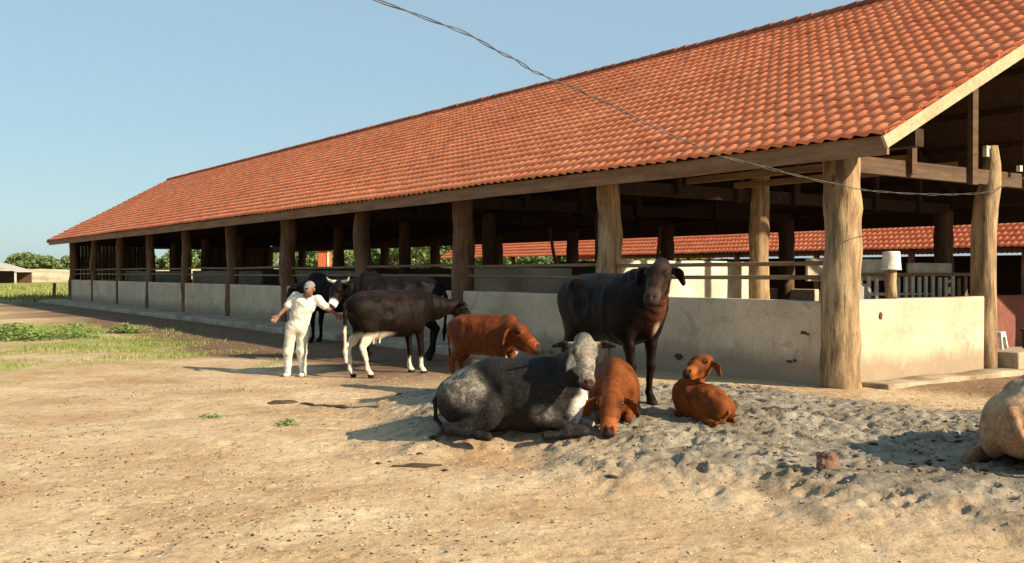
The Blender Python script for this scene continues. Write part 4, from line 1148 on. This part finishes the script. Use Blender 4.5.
def black_coat(V, hx, ish, nz):
    X, Y, Z = V.T
    C = np.tile(np.array((.009, .0055, .0045)), (len(V), 1))
    dl = sstep(.50, .66, X) * sstep(.6, .75, Z) * sstep(1.38, 1.1, Z)
    C = col_mix(C, (.09, .032, .016), dl * sstep(.16, .06, np.abs(Y)) * .85)
    n = nz(X*4, Y*4, Z*4, s=4, o=3)
    C = col_mix(C, (.022, .012, .009), sstep(.0, .6, n)*.5)
    C = col_mix(C, (.050, .030, .022), ish*(.35 + .65*sstep(-.2, .4, nz(X*9, Y*9, Z*9, s=14, o=3))))  # face lightened to paint in the sunlit highlights on it
    C = col_mix(C, (.42, .33, .22), sstep(.055, .02, np.sqrt((X - .66)**2*0.3 + (Y)**2*1.2 + (Z - .80)**2*.25)) * .8)
    return C
def pied_coat(V, hx, ish, nz):
    X, Y, Z = V.T
    n = nz(X*3, Y*3, Z*3, s=14, o=3)
    C = np.tile(np.array((.008, .005, .004)), (len(V), 1))
    C = col_mix(C, (.03, .018, .013), sstep(.0, .5, nz(X*2.2, Y*2.2, Z*2.2, s=31, o=3)) * .55 * sstep(.75, .9, Z))  # brown patches on the upper body paint in the coat's sheen
    w = sstep(.70, .60, Z + .06*n + .05*X) * sstep(-.22, -.34, X)
    w = np.maximum(w, sstep(.72, .66, Z + .05*n) * sstep(-.35, -.3, X) * sstep(.0, -.12, X))
    w = np.maximum(w, sstep(.30, .22, Z))
    w = np.maximum(w, sstep(-.79, -.82, X) * sstep(.84, .76, Z) * sstep(.12, .06, np.abs(Y)))
    C = col_mix(C, (.68, .60, .46), w)
    C = col_mix(C, (.62, .56, .45), ish * sstep(.035, .02, np.abs(np.abs(Y) - .0)) * .8 * sstep(.0, .1, hx))
    return C
def dark_coat(face=0.0):
    def f(V, hx, ish, nz):
        X, Y, Z = V.T
        C = np.tile(np.array((.007, .005, .005)), (len(V), 1))
        C = col_mix(C, (.025, .016, .012), sstep(.1, .6, nz(X*3, Y*3, Z*3, s=2, o=3))*.5)
        if face: C = col_mix(C, (.62, .60, .55), ish * sstep(.30, .36, hx) * sstep(.46, .42, hx) * face)
        return C
    return f
def tan_coat(V, hx, ish, nz):
    X, Y, Z = V.T
    C = np.tile(np.array((.32, .185, .105)), (len(V), 1))
    C = col_mix(C, (.50, .37, .23), sstep(-.2, .5, nz(X*3, Y*3, Z*3, s=2, o=3))*.7)
    C = col_mix(C, (.33, .17, .09), sstep(.16, .05, Z)*.6)
    return C

def G(x, y, dz=0.0): return (x, y, gz(x, y) + dz)
def px3(px, py, y):
    """point at distance y seen at a picture position of the photograph"""
    return np.array([(px - 512) / FPX * y, y, CAM_H - (py - HOR) / FPX * y])
def hd(loc, a, b): return (px3(*a) - np.array(loc), px3(*b) - np.array(loc))
L_ = G(.05, 9.42, -.03)
cattle('cow', 'grey speckled cow with a pale face lying on the sand, head turned to the viewer', 'cow', L_, R(-12), .97, grey_coat, True,
       head=hd(L_, (584, 340, 9.0), (588, 383, 8.74)), h=.015, ears='flat', hump=.6, hs=1.08, throat=(.56, -.10, .16), tail=[(-.78, 0, .42), (-.83, -.05, .30), (-.80, -.14, .14), (-.68, -.24, .05)])
L_ = G(1.14, 10.85, -.02)
cattle('cow', 'tall black cow standing on the sand facing right, head raised and ear hanging', 'cow', L_, R(-56), 1.05, black_coat, False,
       head=hd(L_, (661, 264, 10.15), (650, 298, 9.80)), h=.015, ears='droop', hump=.9, legs={('f', -1): .03, ('f', 1): -.04, ('h', 1): .12}, dewlap=1.3)
L_ = G(1.04, 9.95, -.03)
cattle('calf', 'reddish brown calf with lowered head pressed against the grey lying cow', 'calf', L_, R(-95), .80, red_coat((.155, .045, .013)), True,
       head=hd(L_, (612, 394, 9.22), (608, 430, 8.96)), h=.012, ears='droop', dewlap=.8, hs=1.3, tuck=.7)
L_ = G(1.87, 9.74, -.02)
cattle('calf', 'small orange-brown calf lying alone on the sand before the grey wall, head up', 'calf', L_, R(122), .52, red_coat((.18, .052, .013)), True,
       head=hd(L_, (706, 359, 9.74), (687, 371, 9.54)), h=.010, ears='droop', dewlap=.7, hs=1.25, tuck=.7, tail=[(-.76, 0, .42), (-.84, .06, .26), (-.80, .16, .12), (-.70, .26, .08)])
L_ = G(-.34, 13.4)
cattle('calf', 'dark red calf standing behind the grey lying cow, head low to the right', 'calf', L_, R(-32), .76, red_coat((.13, .033, .010)), False,
       head=hd(L_, (512, 326, 12.95), (539, 346, 12.75)), h=.016, ears='droop', hs=1.2)
L_ = G(-1.98, 16.2)
cattle('cow', 'black and white cow seen from behind with white hind legs, beside the man', 'cow', L_, R(38), 1.03, pied_coat, False,
       head=((1.02, .74, 1.20), (1.32, .90, .84)), h=.02, ears='flat', udder=True, legs={('h', -1): .10, ('h', 1): -.06, ('f', -1): .05},
       tail=[(-.78, 0, 1.20), (-.86, -.02, 1.0), (-.87, -.03, .72), (-.86, -.03, .42)])
cattle('cow', 'black cow with a white muzzle and pale horns standing behind the black and white cow', 'cow', G(-2.25, 18.7, .05), R(192), 1.16, dark_coat(.9), False,
       head=((-1.0, -.30, 1.45), (-1.13, -.52, 1.03)), h=.02, ears='flat', hump=1.0, horns=.17)
q = su_pt(-2.05, 12.6)
cattle('cow', 'dark cow in the shade of the shed partly hidden behind the man in white', 'cow', (q.x, q.y, gz(q.x, q.y)), R(158), 1.17, dark_coat(0), False,
       head=((-1.05, .35, 1.35), (-1.22, .30, .96)), h=.026, ears='flat', hump=1.1, legs={('h', -1): .2})
cattle('cow', 'pale tan cow lying at the right edge, only its rump and hind leg in view', 'cow', G(4.52, 7.95, -.05), R(36), 1.14, tan_coat, True,
       head=((1.1, .4, .9), (1.35, .2, .6)), h=.014, ears='flat', tail=[(-.80, 0, .46), (-.86, -.08, .36), (-.84, -.16, .20), (-.74, -.26, .05)])

# ------------------------------------------------------------------ the man in white
MX, MY = -3.55, 16.17
def mp(px, py, dy=0.0):                      # local: x right, y away, z up, read off the picture at his distance
    return np.array([(px - 297) * .0165, dy, (375 - py) * .0165 + .0])
man = empty('person', (MX, MY, gz(MX, MY)))
tag(man, 'man in white clothes, white boots and grey cap reaching towards the pied cow', 'person')
B = Body((-.62, -.42, -.03), (.88, .40, 1.66), .0095)
hipL, hipR = np.array([-.08, .0, .80]), np.array([.11, .0, .80])
kneeL, kneeR = np.array([-.135, -.05, .42]), np.array([.085, -.04, .42])
ankL, ankR = np.array([-.155, .0, .08]), np.array([.10, .0, .08])
pel = np.array([.02, 0, .84]); wst = np.array([.06, -.01, 1.02]); che = np.array([.14, -.03, 1.20]); nck = np.array([.19, -.05, 1.335])
shL, shR = np.array([-.01, -.03, 1.335]), np.array([.345, -.04, 1.27])
elL, haL = np.array([-.17, -.04, 1.13]), np.array([-.285, -.12, .99])
elR, haR = np.array([.50, -.02, 1.12]), np.array([.64, .03, 1.02])
headc = np.array([.235, -.13, 1.445]); chin = np.array([.235, -.165, 1.345])
B.chain([pel, wst, che], [(.155, .10), (.135, .095), (.165, .11)], .06, side=(1, 0, 0))
B.ell(che, nck - np.array([0, 0, .06]), (.165, .11), (.10, .07), .06, side=(1, 0, 0))
B.ell(nck - np.array([0, 0, .05]), headc - np.array([.01, -.04, .09]), .055, .052, .03)
B.ell(headc + np.array([0, .02, .02]), headc + np.array([-.005, -.015, -.01]), (.074, .092), (.070, .085), .03, side=(1, 0, 0))
B.ell(headc + np.array([-.005, -.03, -.05]), chin + np.array([0, .035, .0]), (.058, .062), (.040, .038), .03, side=(1, 0, 0))
B.ell(headc + np.array([-.01, -.105, -.005]), headc + np.array([-.015, -.125, -.045]), .010, .017, .015)      # nose
B.ell(chin + np.array([.0, -.012, .028]), chin + np.array([.0, -.014, .024]), (.024, .008), (.024, .008), .01, side=(1, 0, 0))
for s_ in (-1, 1):
    B.ell(headc + np.array([.030*s_, -.088, .006]), headc + np.array([.032*s_, -.088, .006]), .008, .008, .006, cut=True)
    B.ell(headc + np.array([.076*s_, .0, -.005]), headc + np.array([.080*s_, .01, -.035]), (.014, .020), (.012, .015), .01)
for hp, kn, an in ((hipL, kneeL, ankL), (hipR, kneeR, ankR)):
    B.chain([hp, kn, an], [.090, .058, .042], .05)
    B.ell(an - np.array([0, -.02, .03]), an + np.array([0, -.15, -.045]), (.042, .045), (.038, .025), .03, side=(1, 0, 0))
for sh, el, ha, k in ((shL, elL, haL, -1), (shR, elR, haR, 1)):
    B.chain([sh, el], [.058, .042], .05)
    d = (ha - el) / np.linalg.norm(ha - el)
    B.chain([el, ha - d*.02], [.042, .028], .03)
    up_ = np.array([0, 0, 1.0]); w = np.cross(d, np.array([0, 1.0, 0])); w /= np.linalg.norm(w); p_ = np.cross(w, d)
    B.ell(ha, ha + d*.065, (.034, .016), (.040, .014), .015, side=w)
    for j, (o_, ln) in enumerate(((-.033, .062), (-.011, .074), (.011, .070), (.032, .054))):
        a0 = ha + d*.075 + w*o_; a1 = a0 + d*ln*.55 + w*o_*.15 + p_*.010*k; a2 = a1 + d*ln*.35 + p_*.026*k
        B.chain([a0, a1, a2], [.0105, .0098, .0088], .004)
    t0_ = ha + d*.02 - w*.032; B.chain([t0_, t0_ + d*.035 - w*.028, t0_ + d*.062 - w*.034], [.014, .012, .010], .006)
V, Fq = B.mesh(); np_mesh('body', V, Fq, M['skin'], man, smooth=True)
# shirt: V neck, short loose sleeves
B = Body((-.42, -.36, .66), (.74, .34, 1.50), .011)
B.chain([pel + np.array([0, 0, -.02]), wst, che], [(.180, .125), (.155, .115), (.182, .125)], .06, side=(1, 0, 0))
B.ell(che, nck - np.array([0, 0, .06]), (.182, .125), (.115, .085), .05, side=(1, 0, 0))
for sh, el in ((shL, elL), (shR, elR)):
    B.chain([sh, sh + (el - sh)*.80], [(.070, .070), (.064, .064)], .05)
B.ell(nck + np.array([.0, -.03, .06]), nck + np.array([.0, -.02, -.02]), .085, .062, .01, cut=True)
B.ell(nck + np.array([.0, -.10, .02]), nck + np.array([-.015, -.14, -.11]), (.055, .06), (.012, .05), .008, side=(1, 0, 0), cut=True)
B.F += (.005*np.sin(B.ax[2]*42)[None, None, :] * np.cos(B.ax[0]*13 + 1)[:, None, None] * (np.abs(B.F) < .06)); B.noise(.014, 9.0, seed=4); B.noise(.008, 22.0, seed=5)
B.F = np.maximum(B.F, (.70 + .02*np.sin(B.ax[0]*14))[:, None, None] - B.ax[2][None, None, :])
V, Fq = B.mesh(); np_mesh('shirt', V, Fq, M['cloth'], man, smooth=True)
B = Body((-.40, -.34, .22), (.38, .32, .95), .011)
B.ell(pel + np.array([0, 0, .03]), pel + np.array([0, 0, -.05]), (.165, .115), (.17, .125), .05, side=(1, 0, 0))
for hp, kn, an in ((hipL, kneeL, ankL), (hipR, kneeR, ankR)):
    B.chain([hp, kn, an + (kn - an)*.70], [.108, .080, .076], .05)
B.F += (.005*np.sin(B.ax[2]*36 + 1)[None, None, :] * np.cos(B.ax[0]*19)[:, None, None] * (np.abs(B.F) < .06)); B.noise(.012, 9.0, seed=14); B.noise(.006, 22.0, seed=15)
V, Fq = B.mesh(); np_mesh('trousers', V, Fq, M['trouser'], man, smooth=True)
for kn, an in ((kneeL, ankL), (kneeR, ankR)):
    B = Body(np.minimum(kn, an) - .22, np.maximum(kn, an) + .22, .010)
    top = an + (kn - an)*.80
    B.chain([top, an + (kn - an)*.3, an], [.070, .062, .052], .02)
    B.ell(an + np.array([0, .03, -.045]), an + np.array([0, -.15, -.05]), (.047, .048), (.044, .032), .03, side=(1, 0, 0))
    B.F = np.maximum(B.F, -(B.ax[2] + .005)[None, None, :]); B.noise(.006, 14., seed=2)
    V, Fq = B.mesh(); np_mesh('boot', V, Fq, M['boot'], man, smooth=True)
B = Body(headc - .22, headc + .22, .009)
B.ell(headc + np.array([0, .03, .035]), headc + np.array([-.005, -.01, .03]), (.086, .092), (.084, .088), .02, side=(1, 0, 0))
B.F = np.maximum(B.F, (headc[2] + .022 + .25*(B.ax[1] - headc[1]))[None, :, None] - B.ax[2][None, None, :])
B.ell(headc + np.array([-.005, -.08, .035]), headc + np.array([-.01, -.155, .018]), (.062, .010), (.045, .009), .012, side=(1, 0, 0))
V, Fq = B.mesh(); np_mesh('cap', V, Fq, M['cap'], man, smooth=True)
B = Body(headc - .22, headc + .22, .009)
B.ell(headc + np.array([0, .045, .0]), headc + np.array([0, .04, -.03]), (.078, .062), (.068, .05), .02, side=(1, 0, 0))
V, Fq = B.mesh(); np_mesh('hair', V, Fq, M['black_rubber'], man, smooth=True)
